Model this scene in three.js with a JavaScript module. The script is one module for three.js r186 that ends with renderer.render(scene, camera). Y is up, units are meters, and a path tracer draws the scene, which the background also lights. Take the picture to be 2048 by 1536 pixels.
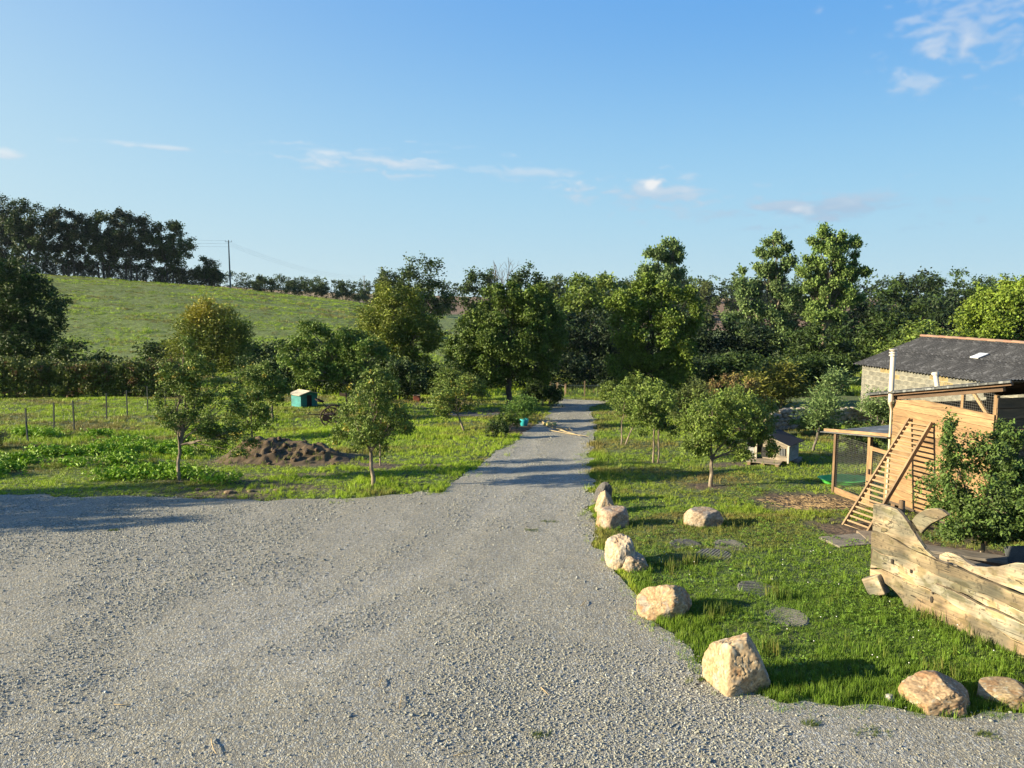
import * as THREE from 'three';
import { mergeGeometries, mergeVertices } from 'three/addons/utils/BufferGeometryUtils.js';
import { RoundedBoxGeometry } from 'three/addons/geometries/RoundedBoxGeometry.js';

// ---------------------------------------------------------------- camera, sky, sun, exposure
const EXPOSURE = 3.2;
const scene = new THREE.Scene();
const camera = new THREE.PerspectiveCamera(53.67, 4 / 3, 0.1, 4000);
camera.position.set(0, 4.7, 0);
camera.rotation.x = -0.11348;
const SUN_AZ = -86, SUN_EL = 17;                       // degrees, azimuth clockwise from the view direction
const rad = (a) => a * Math.PI / 180;
const sunDir = new THREE.Vector3(Math.sin(rad(SUN_AZ)) * Math.cos(rad(SUN_EL)), Math.sin(rad(SUN_EL)), -Math.cos(rad(SUN_AZ)) * Math.cos(rad(SUN_EL)));
const sun = new THREE.DirectionalLight(new THREE.Color().setRGB(1, 0.86, 0.6), 5);
sun.position.copy(sunDir).multiplyScalar(120); sun.target.position.set(0, 0, -30);
sun.castShadow = true; sun.shadow.radius = 1.2; sun.shadow.mapSize.set(4096, 4096);
Object.assign(sun.shadow.camera, { left: -140, right: 140, top: 120, bottom: -120, near: 1, far: 500 });
sun.name = 'sun'; scene.add(sun, sun.target);

// ---------------------------------------------------------------- random numbers and noise
function rng(seed) { let a = seed >>> 0; return () => { a = (a + 0x6D2B79F5) | 0; let t = Math.imul(a ^ (a >>> 15), 1 | a); t = (t + Math.imul(t ^ (t >>> 7), 61 | t)) ^ t; return ((t ^ (t >>> 14)) >>> 0) / 4294967296; }; }
function hash3(x, y, z) { let h = Math.imul(x, 374761393) + Math.imul(y, 668265263) + Math.imul(z, 2147483647 ^ 0x5bd1e995); h = Math.imul(h ^ (h >>> 13), 1274126177); return ((h ^ (h >>> 16)) >>> 0) / 4294967296; }
function noise(x, y, z = 0) {
  const xi = Math.floor(x), yi = Math.floor(y), zi = Math.floor(z), xf = x - xi, yf = y - yi, zf = z - zi;
  const u = xf * xf * (3 - 2 * xf), v = yf * yf * (3 - 2 * yf), w = zf * zf * (3 - 2 * zf), m = (a, b, t) => a + (b - a) * t;
  const p = (k) => m(m(hash3(xi, yi, zi + k), hash3(xi + 1, yi, zi + k), u), m(hash3(xi, yi + 1, zi + k), hash3(xi + 1, yi + 1, zi + k), u), v);
  return zf === 0 ? p(0) : m(p(0), p(1), w);
}
function fbm(x, y, z = 0, o = 4) { let s = 0, a = 0.5, n = 0; for (let i = 0; i < o; i++) { s += a * noise(x, y, z); n += a; a *= 0.5; x = x * 2.03 + 17.1; y = y * 2.03 + 5.7; z *= 2.03; } return s / n; }
const clamp = (x, a = 0, b = 1) => Math.min(b, Math.max(a, x));
const sstep = (a, b, x) => { const t = clamp((x - a) / (b - a)); return t * t * (3 - 2 * t); };
const mix = (a, b, t) => a + (b - a) * t;
const lin = (c) => (c /= 255, c <= 0.04045 ? c / 12.92 : ((c + 0.055) / 1.055) ** 2.4);
const gauss = (r) => (r() + r() + r() + r() - 2) * 0.85;

// ---------------------------------------------------------------- sky: clear evening air with a few thin clouds
{
  const W = 4096, Hh = 2048, data = new Float32Array(W * Hh * 4);
  const L = (r, g, b) => [lin(r), lin(g), lin(b)];
  const zen = L(56, 126, 214), mid = L(90, 164, 235), low = L(142, 207, 245), hFar = L(190, 219, 231), hSun = L(222, 235, 231), warm = L(255, 244, 214);
  // az, el, half width, half height (degrees), strength, grey, streak
  const clouds = [[-9.6, 9.6, 6.2, 0.9, 0.62, 0, 4], [4.9, 8, 1.6, 0.5, 0.75, 0.1, 1.5], [10.4, 7.35, 4.8, 1.3, 0.62, 0.35, 2.2], [10.2, 8.15, 0.9, 0.38, 1, -0.3, 1.2], [22.5, 6.2, 7.8, 1.1, 0.65, 0.62, 3], [20.4, 5.85, 1.1, 0.5, 0.4, 0.1, 1.4],
    [30.4, 17, 4.2, 3, 0.4, 0.14, 1.5], [28.4, 15.4, 2, 1, 0.4, 0.05, 1.4], [27, 13.6, 1.6, 0.8, 0.4, 0.1, 1.5], [-24, 9.85, 3.6, 0.16, 0.5, 0, 4], [-33, 8.6, 1.6, 0.4, 0.6, 0, 2.5], [1.5, 9.1, 4.8, 0.4, 0.4, 0, 4], [21.1, 18.6, 0.6, 0.3, 0.4, 0, 1.5], [33.5, 11.6, 1.2, 0.4, 0.3, 0, 1.5]];
  const r = rng(77);
  for (let k = 0; k < 26; k++) clouds.push([46 + r() * 268, 5 + r() * 26, 2 + r() * 5, 0.4 + r() * 1.6, 0.3 + r() * 0.4, r() * 0.4, 1.5 + r() * 2]);
  for (let j = 0; j < Hh; j++) {
    const el = ((j + 0.5) / Hh - 0.5) * 180, row = el > 1 ? clouds.filter((c) => Math.abs(el - c[1]) < 1.8 * c[3]) : [];
    if (el < -0.5) continue;
    for (let i = 0; i < W; i++) {
      let az = ((i + 0.5) / W - 0.25) * 360; if (az > 180) az -= 360;
      const e = Math.max(el, 0), ce = Math.cos(rad(el));
      const cosA = Math.sin(rad(az)) * ce * sunDir.x - Math.cos(rad(az)) * ce * sunDir.z + Math.sin(rad(el)) * sunDir.y;
      const ang = Math.acos(clamp(cosA, -1, 1)) * 180 / Math.PI;
      const near = Math.exp(-((ang / 62) ** 2));
      const hz = Math.exp(-((e / (7.5 + 6.5 * near)) ** 1.15));
      const c = [0, 0, 0], g = Math.exp(-ang / 9) * 1.6 + Math.exp(-ang / 24) * 0.35;
      for (let q = 0; q < 3; q++) {
        const up = mix(low[q], mix(mid[q], zen[q], sstep(18, 60, e)), sstep(3, 21 + 9 * near, e)), ho = mix(hFar[q], hSun[q], clamp(near * 1.15));
        c[q] = mix(mix(up, ho, near * 0.36), ho, hz) + warm[q] * g;
      }
      for (const [ca, ce2, wa, we, st, gr, sk] of row) {
        let da = az - ca; if (da > 180) da -= 360; if (da < -180) da += 360;
        const u = da / wa, v = (el - ce2) / we; if (u * u + v * v > 3.2) continue;
        const wq = fbm(da * 0.8 + ca, el * 1.2, 0, 3) - 0.5, f = fbm(da * 1.5 / sk + ca + wq * 1.2, (el - ce2) * 2.6 + da * 0.16 + ce2 * 3 + wq * 1.6, 0, 6);
        const ed = Math.exp(-(u * u + v * v) * 1.1);
        const a = st * sstep(0.34, 0.8, f * 0.95 + ed * 0.5 - 0.28);
        const shade = clamp(0.9 - gr * 0.85 + v * 0.16 + (f - 0.5) * 0.5, 0.08, 1.15), cc = [lin(232), lin(236), lin(240)], cg = [lin(126), lin(158), lin(198)];
        for (let q = 0; q < 3; q++) c[q] = mix(c[q], mix(cg[q], cc[q], clamp(shade, 0, 1.1)), clamp(a));
      }
      const o = (j * W + i) * 4;
      for (let q = 0; q < 3; q++) data[o + q] = c[q] / EXPOSURE;
      data[o + 3] = 1;
    }
  }
  const t = new THREE.DataTexture(data, W, Hh, THREE.RGBAFormat, THREE.FloatType);
  t.mapping = THREE.EquirectangularReflectionMapping; t.magFilter = t.minFilter = THREE.LinearFilter; t.needsUpdate = true;
  scene.background = t; scene.environment = t;
}

// ---------------------------------------------------------------- helpers for things, parts and geometry
const taken = new Map();
function numbered(n) { const k = taken.get(n) ?? 0; taken.set(n, k + 1); return k ? `${n}_${String(k).padStart(3, '0')}` : n; }
function tag(o, label, category, group, kind) { if (label) o.userData.label = label; if (category) o.userData.category = category; if (group) o.userData.group = group; if (kind) o.userData.kind = kind; return o; }
function thing(name, label, category, group) { const o = new THREE.Group(); o.name = numbered(name); tag(o, label, category, group); scene.add(o); return o; }
function part(name, geo, mat, parent) { const m = new THREE.Mesh(geo, mat); m.name = name; m.castShadow = m.receiveShadow = true; parent.add(m); return m; }
function single(name, geo, mat, label, category, group, kind) { const m = new THREE.Mesh(geo, mat); m.name = numbered(name); m.castShadow = m.receiveShadow = true; scene.add(m); return tag(m, label, category, group, kind); }
const V = (x, y, z) => new THREE.Vector3(x, y, z);
function box(w, h, d, x = 0, y = 0, z = 0, round = 0) { const g = round ? new RoundedBoxGeometry(w, h, d, 1, round) : new THREE.BoxGeometry(w, h, d); g.translate(x, y, z); return g; }
let uvShift = 0;
function grain(g, axis = 'x', k = 1) {                       // texture coordinates in metres, the grain along one axis
  if (g.index) g = g.toNonIndexed(); g.computeVertexNormals();
  const p = g.attributes.position, n = g.attributes.normal, uv = new Float32Array(p.count * 2); uvShift += 0.371;
  const A = 'xyz'.indexOf(axis);
  for (let i = 0; i < p.count; i++) {
    const q = [p.getX(i), p.getY(i), p.getZ(i)], m = [Math.abs(n.getX(i)), Math.abs(n.getY(i)), Math.abs(n.getZ(i))];
    let dom = 0; if (m[1] > m[dom]) dom = 1; if (m[2] > m[dom]) dom = 2;
    const o = [0, 1, 2].filter((a) => a !== dom), u = o.includes(A) ? A : o[0], v = o.find((a) => a !== u);
    uv[i * 2] = q[u] * k + uvShift; uv[i * 2 + 1] = q[v] * k + uvShift * 1.7;
  }
  g.setAttribute('uv', new THREE.BufferAttribute(uv, 2)); return g;
}
function beam(a, b, w, h, round = 0) {                        // a bar of section w x h from a to b
  const d = b.clone().sub(a), len = d.length(), g = grain(box(len, h, w, 0, 0, 0, round), 'x'), m = new THREE.Matrix4();
  const X = d.normalize(), up = Math.abs(X.y) > 0.98 ? V(0, 0, 1) : V(0, 1, 0), Z = X.clone().cross(up).normalize(), Y = Z.clone().cross(X);
  m.makeBasis(X, Y, Z).setPosition(a.clone().add(b).multiplyScalar(0.5)); g.applyMatrix4(m); return g;
}
function tube(pts, radii, seg = 6) {                          // tapered tube along points
  const n = pts.length, pos = [], idx = [], uvs = []; let ref = V(0.31, 0.1, 0.95).normalize(), len = 0;
  for (let i = 0; i < n; i++) {
    const t = pts[Math.min(i + 1, n - 1)].clone().sub(pts[Math.max(i - 1, 0)]).normalize();
    if (Math.abs(t.dot(ref)) > 0.95) ref = V(1, 0, 0.1).normalize();
    const a = ref.clone().cross(t).normalize(), b = t.clone().cross(a); ref = b.clone();
    if (i) len += pts[i].distanceTo(pts[i - 1]);
    for (let k = 0; k <= seg; k++) { const f = k / seg * Math.PI * 2, r = radii[i]; pos.push(pts[i].x + (a.x * Math.cos(f) + b.x * Math.sin(f)) * r, pts[i].y + (a.y * Math.cos(f) + b.y * Math.sin(f)) * r, pts[i].z + (a.z * Math.cos(f) + b.z * Math.sin(f)) * r); uvs.push(len, k / seg * 0.3); }
  }
  for (let i = 0; i < n - 1; i++) for (let k = 0; k < seg; k++) { const o = i * (seg + 1) + k; idx.push(o, o + 1, o + seg + 1, o + 1, o + seg + 2, o + seg + 1); }
  const e = (n - 1) * (seg + 1); for (let k = 1; k < seg - 1; k++) idx.push(e, e + k, e + k + 1);
  const g = new THREE.BufferGeometry(); g.setAttribute('position', new THREE.Float32BufferAttribute(pos, 3)); g.setAttribute('uv', new THREE.Float32BufferAttribute(uvs, 2)); g.setIndex(idx); g.computeVertexNormals(); return g;
}
function copies(name, geo, mat, mats, cols, parent) {
  const m = new THREE.InstancedMesh(geo, mat, mats.length); m.name = parent ? name : numbered(name); m.castShadow = m.receiveShadow = true;
  mats.forEach((x, i) => { m.setMatrixAt(i, x); if (cols) m.setColorAt(i, cols[i]); });
  (parent ?? scene).add(m); m.userData.kind = 'stuff'; return m;
}

// ---------------------------------------------------------------- textures
function dataTex(w, h, fn, srgb, rep = 1) {
  const d = new Uint8Array(w * h * 4);
  for (let j = 0; j < h; j++) for (let i = 0; i < w; i++) { const c = fn(i / w, j / h), o = (j * w + i) * 4; d[o] = clamp(c[0]) * 255; d[o + 1] = clamp(c[1]) * 255; d[o + 2] = clamp(c[2]) * 255; d[o + 3] = 255; }
  const t = new THREE.DataTexture(d, w, h); t.wrapS = t.wrapT = THREE.RepeatWrapping; t.magFilter = THREE.LinearFilter; t.minFilter = THREE.LinearMipmapLinearFilter; t.generateMipmaps = true;
  if (srgb) t.colorSpace = THREE.SRGBColorSpace; t.repeat.set(rep, rep); t.needsUpdate = true; return t;
}
function pnoise(x, y, px, py, o = 4, s = 0) {                 // tiling fractal noise
  let v = 0, a = 0.5, n = 0; const h = (i, j) => hash3(((i % px) + px) % px, ((j % py) + py) % py, s);
  for (let k = 0; k < o; k++) {
    const X = x * px, Y = y * py, i = Math.floor(X), j = Math.floor(Y), f = X - i, g = Y - j, u = f * f * (3 - 2 * f), w = g * g * (3 - 2 * g);
    v += a * mix(mix(h(i, j), h(i + 1, j), u), mix(h(i, j + 1), h(i + 1, j + 1), u), w); n += a; a *= 0.5; px *= 2; py *= 2; s += 11;
  }
  return v / n;
}
function voro(x, y, n, s) {                                   // tiling cells: [distance, second distance, id]
  const X = x * n, Y = y * n, i = Math.floor(X), j = Math.floor(Y); let d1 = 9, d2 = 9, id = 0;
  for (let a = -1; a < 2; a++) for (let b = -1; b < 2; b++) {
    const ci = ((i + a) % n + n) % n, cj = ((j + b) % n + n) % n, dx = i + a + hash3(ci, cj, s) - X, dy = j + b + hash3(ci, cj, s + 7) - Y, d = dx * dx + dy * dy;
    if (d < d1) { d2 = d1; d1 = d; id = hash3(ci, cj, s + 13); } else if (d < d2) d2 = d;
  }
  return [Math.sqrt(d1), Math.sqrt(d2), id];
}
const woodMap = dataTex(1024, 512, (u, v) => { const w = pnoise(u, v, 3, 5, 3, 3) * 0.12, f = pnoise(u, v + w, 4, 70, 4, 1), k = pnoise(u, v, 5, 9, 4, 9), d = 0.78 + (f - 0.5) * 0.5 + (k - 0.5) * 0.35, s = f > 0.66 ? 0.82 : 1; return [d * s, d * s * 0.97, d * s * 0.92]; }, true, 0.5);
const woodBump = dataTex(1024, 512, (u, v) => { const w = pnoise(u, v, 3, 5, 3, 3) * 0.12, f = pnoise(u, v + w, 4, 70, 4, 1); return [f, f, f]; }, false, 0.5);
const slabF = (u, v) => {
  const w = (pnoise(u, v, 2, 3, 2, 21) - 0.5) * 0.1, f = pnoise(u, v + w, 5, 90, 3, 22), k = pnoise(u, v, 6, 8, 5, 23), st = sstep(0.55, 0.7, pnoise(u, v, 9, 14, 4, 24)), g = sstep(0.42, 0.7, pnoise(u, v + w, 3, 8, 4, 27)), cr = sstep(0.03, 0, Math.abs(pnoise(u, v + w, 4, 22, 3, 25) - 0.5)) * sstep(0.54, 0.66, pnoise(u, v, 7, 5, 2, 26)), sp = sstep(0.66, 0.76, pnoise(u, v, 40, 30, 3, 28));
  return [f, k, st, g, cr, sp];
};
const slabMap = dataTex(1024, 1024, (u, v) => { const [f, k, st, g, cr, sp] = slabF(u, v), d = (0.84 + (f - 0.5) * 0.28 + (k - 0.5) * 0.62) * (1 - 0.65 * cr) * (1 - 0.16 * st) * (1 - 0.25 * sp); return [mix(d, d * 0.78, g), mix(d * 0.94, d * 0.79, g), mix(d * 0.84, d * 0.74, g) * (1 - 0.1 * st)]; }, true, 0.7);
const slabBump = dataTex(1024, 1024, (u, v) => { const [f, k, , , cr] = slabF(u, v), q = clamp(f * 0.4 + k * 0.4 - cr * 0.6 + 0.3); return [q, q, q]; }, false, 0.7);
const gravelH = (u, v) => { const a = voro(u, v, 46, 3), b = voro(u, v, 90, 5), k = pnoise(u, v, 5, 5, 3, 31), big = clamp((a[1] - a[0]) * 2.2) * (a[2] > 0.45 ? 1 : 0.2), sm = clamp((b[1] - b[0]) * 2) * 0.55; return [Math.max(big * (0.55 + 0.45 * a[2]), sm) * (0.75 + 0.5 * (k - 0.5)), big > sm ? a[2] : b[2], k]; };
const gravelMap = dataTex(1024, 1024, (u, v) => { const [, id, k] = gravelH(u, v), d = (0.5 + 0.24 * (id - 0.5)) * (0.97 + 0.14 * (k - 0.5)), w = (id * 7.3) % 1; return [d * mix(0.98, 1.08, w), d * mix(0.99, 1.01, w), d * mix(1.03, 0.9, w)]; }, true, 0.62);
const gravelBump = dataTex(1024, 1024, (u, v) => { const h = gravelH(u, v)[0]; return [h, h, h]; }, false, 0.62);
const soilMap = dataTex(512, 512, (u, v) => { const a = pnoise(u, v, 8, 8, 5, 41), b = pnoise(u, v, 50, 50, 3, 42), d = 0.62 + (a - 0.5) * 0.5 + (b - 0.5) * 0.7; return [d, d, d]; }, true, 0.5);
const soilBump = dataTex(512, 512, (u, v) => { const q = pnoise(u, v, 26, 26, 4, 43); return [q, q, q]; }, false, 0.5);
const barkMap = dataTex(256, 256, (u, v) => { const a = pnoise(u, v, 4, 12, 4, 51), b = pnoise(u, v, 14, 14, 3, 52), d = 0.7 + (a - 0.5) * 0.9 + (b - 0.5) * 0.4; return [d, d, d]; }, true, 1);
const concreteMap = dataTex(512, 512, (u, v) => { const a = pnoise(u, v, 6, 6, 4, 61), b = pnoise(u, v, 90, 90, 2, 62), d = 0.78 + (a - 0.5) * 0.35 + (b - 0.5) * 0.4; return [d, d * 0.99, d * 0.96]; }, true, 0.8);
const roofMap = dataTex(512, 512, (u, v) => { const a = pnoise(u, v, 5, 5, 5, 71), b = pnoise(u, v, 60, 60, 3, 72), l = sstep(0.62, 0.75, pnoise(u, v, 30, 30, 3, 73)), d = 0.62 + (a - 0.5) * 0.5 + (b - 0.5) * 0.35 + l * 0.35; return [d, d, d * 0.98]; }, true, 0.4);

const std = (r, g, b, o = {}) => new THREE.MeshStandardMaterial({ color: new THREE.Color().setRGB(r, g, b), roughness: 0.9, ...o });
const wood = (r, g, b, o = {}) => std(r, g, b, { map: woodMap, bumpMap: woodBump, bumpScale: 0.004, roughness: 0.8, ...o });
const leafMat = (r, g, b, t = 0.3) => new THREE.MeshPhysicalMaterial({ color: new THREE.Color().setRGB(r, g, b), roughness: 0.55, transmission: t, thickness: 0, side: THREE.DoubleSide, specularIntensity: 0.35 });

// ---------------------------------------------------------------- terrain (x to the side, d metres ahead of the camera)
const lerpTable = (t, x) => { if (x <= t[0][0]) return t[0][1]; for (let i = 1; i < t.length; i++) if (x <= t[i][0]) return t[i - 1][1] + (t[i][1] - t[i - 1][1]) * (x - t[i - 1][0]) / (t[i][0] - t[i - 1][0]); return t[t.length - 1][1]; };
const segF = (d, a, b, k) => k * Math.max(0, Math.min(d, b) - a);
function T0(x, d) {
  const n = -segF(d, 13, 40, 0.035) - segF(d, 40, 60, 0.05) - segF(d, 60, 85, 0.03);
  if (d <= 80) return n;
  const c = lerpTable([[-160, 14], [-104, 9.7], [-66, 6.9], [-36, 3.8], [-20, 0.5], [0, -1], [50, -2.6], [150, -2]], x * 170 / Math.max(d, 120));
  const far = lerpTable([[-200, 14], [-84, 7], [0, 4.5], [200, 4]], x * 350 / Math.max(d, 350));
  const y = n + (c - n) * sstep(80, 170, d);
  return y + (far - y) * sstep(185, 360, d);
}
// outline of the gravel yard and drive
const edge = [[-14.2, -8], [-14, 8], [-13.8, 18.4], [-12.77, 18.5], [-10.19, 18.34], [-7.56, 17.96], [-5.62, 17.9], [-3.98, 18.15], [-1.95, 18.7], [-1.53, 20], [-0.97, 22.54], [-0.07, 26.36], [0.72, 30.16], [1.51, 34.28], [2.07, 38.44], [2.5, 42.2], [3.0, 43.2], [5.3, 42.2], [5.1, 40.6], [3.85, 38], [3.72, 33.36], [3.2, 28.78], [2.62, 25.28], [2.2, 21.02], [2.05, 18.78], [1.8, 16.5], [1.66, 14.54], [1.83, 12.74], [1.96, 11.42], [2.19, 10.42], [2.44, 9.52], [2.6, 8.75], [3.04, 8.3], [4.46, 8.24], [5.73, 8.02], [9, 7.6], [14, 7.2], [20, 6.5], [20, -8]];
function gravelSD(x, d) {                                     // metres outside the gravel (negative inside)
  if ((d > 20.2 && (x < -3.2 || x > 7.2)) || (d > 10 && x > 6) || x < -16.5 || d > 46) return 2;
  let inside = false, best = 1e9;
  for (let i = 0, j = edge.length - 1; i < edge.length; j = i++) {
    const [ax, ay] = edge[j], [bx, by] = edge[i];
    if ((by > d) !== (ay > d) && x < (ax - bx) * (d - by) / (ay - by) + bx) inside = !inside;
    const dx = bx - ax, dy = by - ay, t = clamp(((x - ax) * dx + (d - ay) * dy) / (dx * dx + dy * dy)), ex = ax + dx * t - x, ey = ay + dy * t - d;
    best = Math.min(best, ex * ex + ey * ey);
  }
  return (inside ? -1 : 1) * Math.sqrt(best) + (fbm(x * 1.7, d * 1.7, 3, 4) - 0.5) * 0.65 + (fbm(x * 7, d * 7, 5, 2) - 0.5) * 0.16;
}
const nearGravel = (x, d) => d < 46 && d > -9 && x > -42 && x < 21;
function T(x, d) {                                            // ground height with its small unevenness
  let y = T0(x, d);
  if (d > 7 && d < 200) {
    let m = nearGravel(x, d) ? sstep(0.05, 1.2, gravelSD(x, d)) : 1;
    y += m * ((fbm(x * 0.55, d * 0.55, 9, 3) - 0.45) * (d < 60 ? 0.16 : 0.5) + (d < 60 ? 0.03 : 0));
    if (m === 0) y -= 0.05;
  } else if (d <= 7 && nearGravel(x, d) && gravelSD(x, d) < 0.05) y -= 0.05;
  return y;
}
const P = (x, d, up = 0) => V(x, T(x, d) + up, -d);

// bare-soil amount of the turf, 0 to 1
function bare(x, d) {
  let b = sstep(0.62, 0.8, fbm(x * 0.5 + 3, d * 0.9, 21, 4)) * 0.3;
  if (x < 0 && d > 17.6 && d < 21.5) b = Math.max(b, sstep(0.46, 0.62, fbm(x * 0.45, d * 1.3, 22, 4)) * sstep(-11, -8.5, x) * sstep(-3.6, -5.5, x) * 0.75);
  for (const [cx, cd, rx, rd, k] of [[-7, 23.4, 2.7, 1.4, 1.1], [-3.94, 22.3, 0.7, 0.5, 1], [-2.4, 22.4, 0.7, 0.3, 0.9], [5.19, 19.36, 0.55, 0.45, 1], [6.6, 22.3, 1.1, 0.6, 0.9], [7.1, 17.6, 1.5, 1.1, 1.0], [7.2, 15.2, 1.1, 1.0, 1.1], [4.4, 22.8, 0.4, 0.3, 0.8], [-9, 20.1, 0.6, 0.4, 0.8], [0.6, 30, 0.9, 2.4, 1], [8.4, 12.6, 1.6, 1.8, 1.1], [10.5, 16, 2.6, 2.6, 0.8], [-1.8, 35.4, 2.6, 1.6, 0.8], [-4.5, 39.5, 3.5, 1.5, 0.6]]) { const q = ((x - cx) / rx) ** 2 + ((d - cd) / rd) ** 2; if (q < 2) b = Math.max(b, k * sstep(1.4, 0.3, q + (fbm(x * 2, d * 2, 4, 3) - 0.5) * 1.6)); }
  return clamp(b);
}
// ---------------------------------------------------------------- the ground sheet
{
  const xs = [], ds = [];
  for (let x = -1400; x < -120; x += 80) xs.push(x); for (let x = -120; x < -34; x += 2.5) xs.push(x); for (let x = -34; x < 26; x += 0.4) xs.push(x); for (let x = 26; x < 120; x += 2.5) xs.push(x); for (let x = 120; x <= 1400; x += 80) xs.push(x);
  for (let d = -60; d < 6; d += 3) ds.push(d); for (let d = 6; d < 46; d += 0.4) ds.push(d); for (let d = 46; d < 90; d += 1.2) ds.push(d); for (let d = 90; d < 200; d += 2.2) ds.push(d); for (let d = 200; d < 420; d += 10) ds.push(d); for (let d = 420; d <= 2600; d += 90) ds.push(d);
  const nx = xs.length, nd = ds.length, pos = new Float32Array(nx * nd * 3), uv = new Float32Array(nx * nd * 2), col = new Float32Array(nx * nd * 3), idx = [];
  const green = [0.11, 0.165, 0.028], soil = [0.15, 0.095, 0.055], past = [0.17, 0.25, 0.035], straw = [0.42, 0.29, 0.12], plough = [0.3, 0.17, 0.09];
  for (let j = 0; j < nd; j++) for (let i = 0; i < nx; i++) {
    const x = xs[i], d = ds[j], o = j * nx + i; pos.set([x, T(x, d), -d], o * 3); uv.set([x, d], o * 2);
    const b = d < 60 ? bare(x, d) : 0; let c = d > 78 ? past : green;
    if (d > 200) { c = x * 300 / d < -40 ? straw : x * 300 / d < 0 ? plough : straw; if (d > 420) c = past; }
    if (d > 165 && x > 25 && d < 330) c = plough;
    col.set([0, 1, 2].map((q) => mix(c[q], soil[q], b) * (0.85 + 0.3 * fbm(x * 0.4, d * 0.4, 2, 3))), o * 3);
    if (i < nx - 1 && j < nd - 1) idx.push(o, o + 1, o + nx, o + 1, o + nx + 1, o + nx);
  }
  const g = new THREE.BufferGeometry(); g.setAttribute('position', new THREE.BufferAttribute(pos, 3)); g.setAttribute('uv', new THREE.BufferAttribute(uv, 2)); g.setAttribute('color', new THREE.BufferAttribute(col, 3)); g.setIndex(idx); g.computeVertexNormals();
  single('ground', g, std(1.35, 1.35, 1.35, { vertexColors: true, map: soilMap, bumpMap: soilBump, bumpScale: 0.03, roughness: 1 }), null, null, null, 'structure');
}
// ---------------------------------------------------------------- gravel yard and drive, cut out along their edge
const track = (x, d) => { const c = d > 17 ? lerpTable([[17, 0.2], [22.5, 0.8], [30, 2.0], [43, 3.4]], d) : 0.2 - 0.06 * (17 - d) ** 2, o = (Math.abs(x - c) - 0.78 + (fbm(x, d, 81, 2) - 0.5) * 0.5) / 0.3; return Math.exp(-o * o); };
const gravelY = (x, d) => -0.012 * track(x, d) + T0(x, d) + 0.012 + (fbm(x * 0.9, d * 0.9, 14, 3) - 0.5) * 0.035;
{
  const c = 0.2, cache = new Map(), pos = [], uv = [], col = [];
  const at = (i, j) => { const k = i * 4096 + j; let v = cache.get(k); if (v === undefined) { v = gravelSD(i * c - 40, j * c - 8); cache.set(k, v); } return v; };
  const put = (x, d) => { const y = gravelY(x, d), m = sstep(0.35, 0.7, fbm(x * 0.35, d * 0.28, 16, 4)), k = 0.95 + 0.08 * m + 0.07 * track(x, d) * (0.6 + 0.8 * fbm(x * 2, d * 2, 82, 3)); pos.push(x, y, -d); uv.push(x, d); col.push(k, k * mix(0.99, 1.0, m), k * mix(0.97, 1.02, m)); };
  for (let i = 0; i < 300; i++) for (let j = 0; j < 260; j++) {
    const q = [[i, j], [i + 1, j], [i + 1, j + 1], [i, j + 1]], s = q.map(([a, b]) => at(a, b)); if (s.every((v) => v >= 0)) continue;
    const poly = [];
    for (let k = 0; k < 4; k++) { const n = (k + 1) % 4, A = q[k], B = q[n]; if (s[k] < 0) poly.push([A[0] * c - 40, A[1] * c - 8]); if ((s[k] < 0) !== (s[n] < 0)) { const t = s[k] / (s[k] - s[n]); poly.push([(A[0] + (B[0] - A[0]) * t) * c - 40, (A[1] + (B[1] - A[1]) * t) * c - 8]); } }
    for (let k = 1; k < poly.length - 1; k++) { put(...poly[0]); put(...poly[k]); put(...poly[k + 1]); }
  }
  let g = new THREE.BufferGeometry(); g.setAttribute('position', new THREE.Float32BufferAttribute(pos, 3)); g.setAttribute('uv', new THREE.Float32BufferAttribute(uv, 2)); g.setAttribute('color', new THREE.Float32BufferAttribute(col, 3)); g = mergeVertices(g, 1e-4); g.computeVertexNormals();
  single('gravel_drive', g, std(0.97, 1.0, 0.9, { vertexColors: true, map: gravelMap, bumpMap: gravelBump, bumpScale: 0.012, roughness: 0.95 }), null, null, null, 'structure');
}
// loose stones: dense in ridges, thin in the wheel tracks
const M4 = new THREE.Matrix4(), Q = new THREE.Quaternion(), E3 = new THREE.Euler(), S3 = V(1, 1, 1);
const place = (x, y, z, rx, ry, rz, sx, sy, sz) => new THREE.Matrix4().compose(V(x, y, z), Q.setFromEuler(E3.set(rx, ry, rz)), S3.set(sx, sy, sz));
function chip(seed) { const r = rng(seed), g = new THREE.IcosahedronGeometry(0.5, 0), p = g.attributes.position, m = new Map(); for (let i = 0; i < p.count; i++) { const k = [p.getX(i), p.getY(i), p.getZ(i)].map((v) => v.toFixed(3)).join(); if (!m.has(k)) m.set(k, 0.7 + r() * 0.55); const f = m.get(k); p.setXYZ(i, p.getX(i) * f * 1.25, p.getY(i) * f * 0.58, p.getZ(i) * f * 0.95); } g.deleteAttribute('uv'); g.computeVertexNormals(); return g; }
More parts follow.
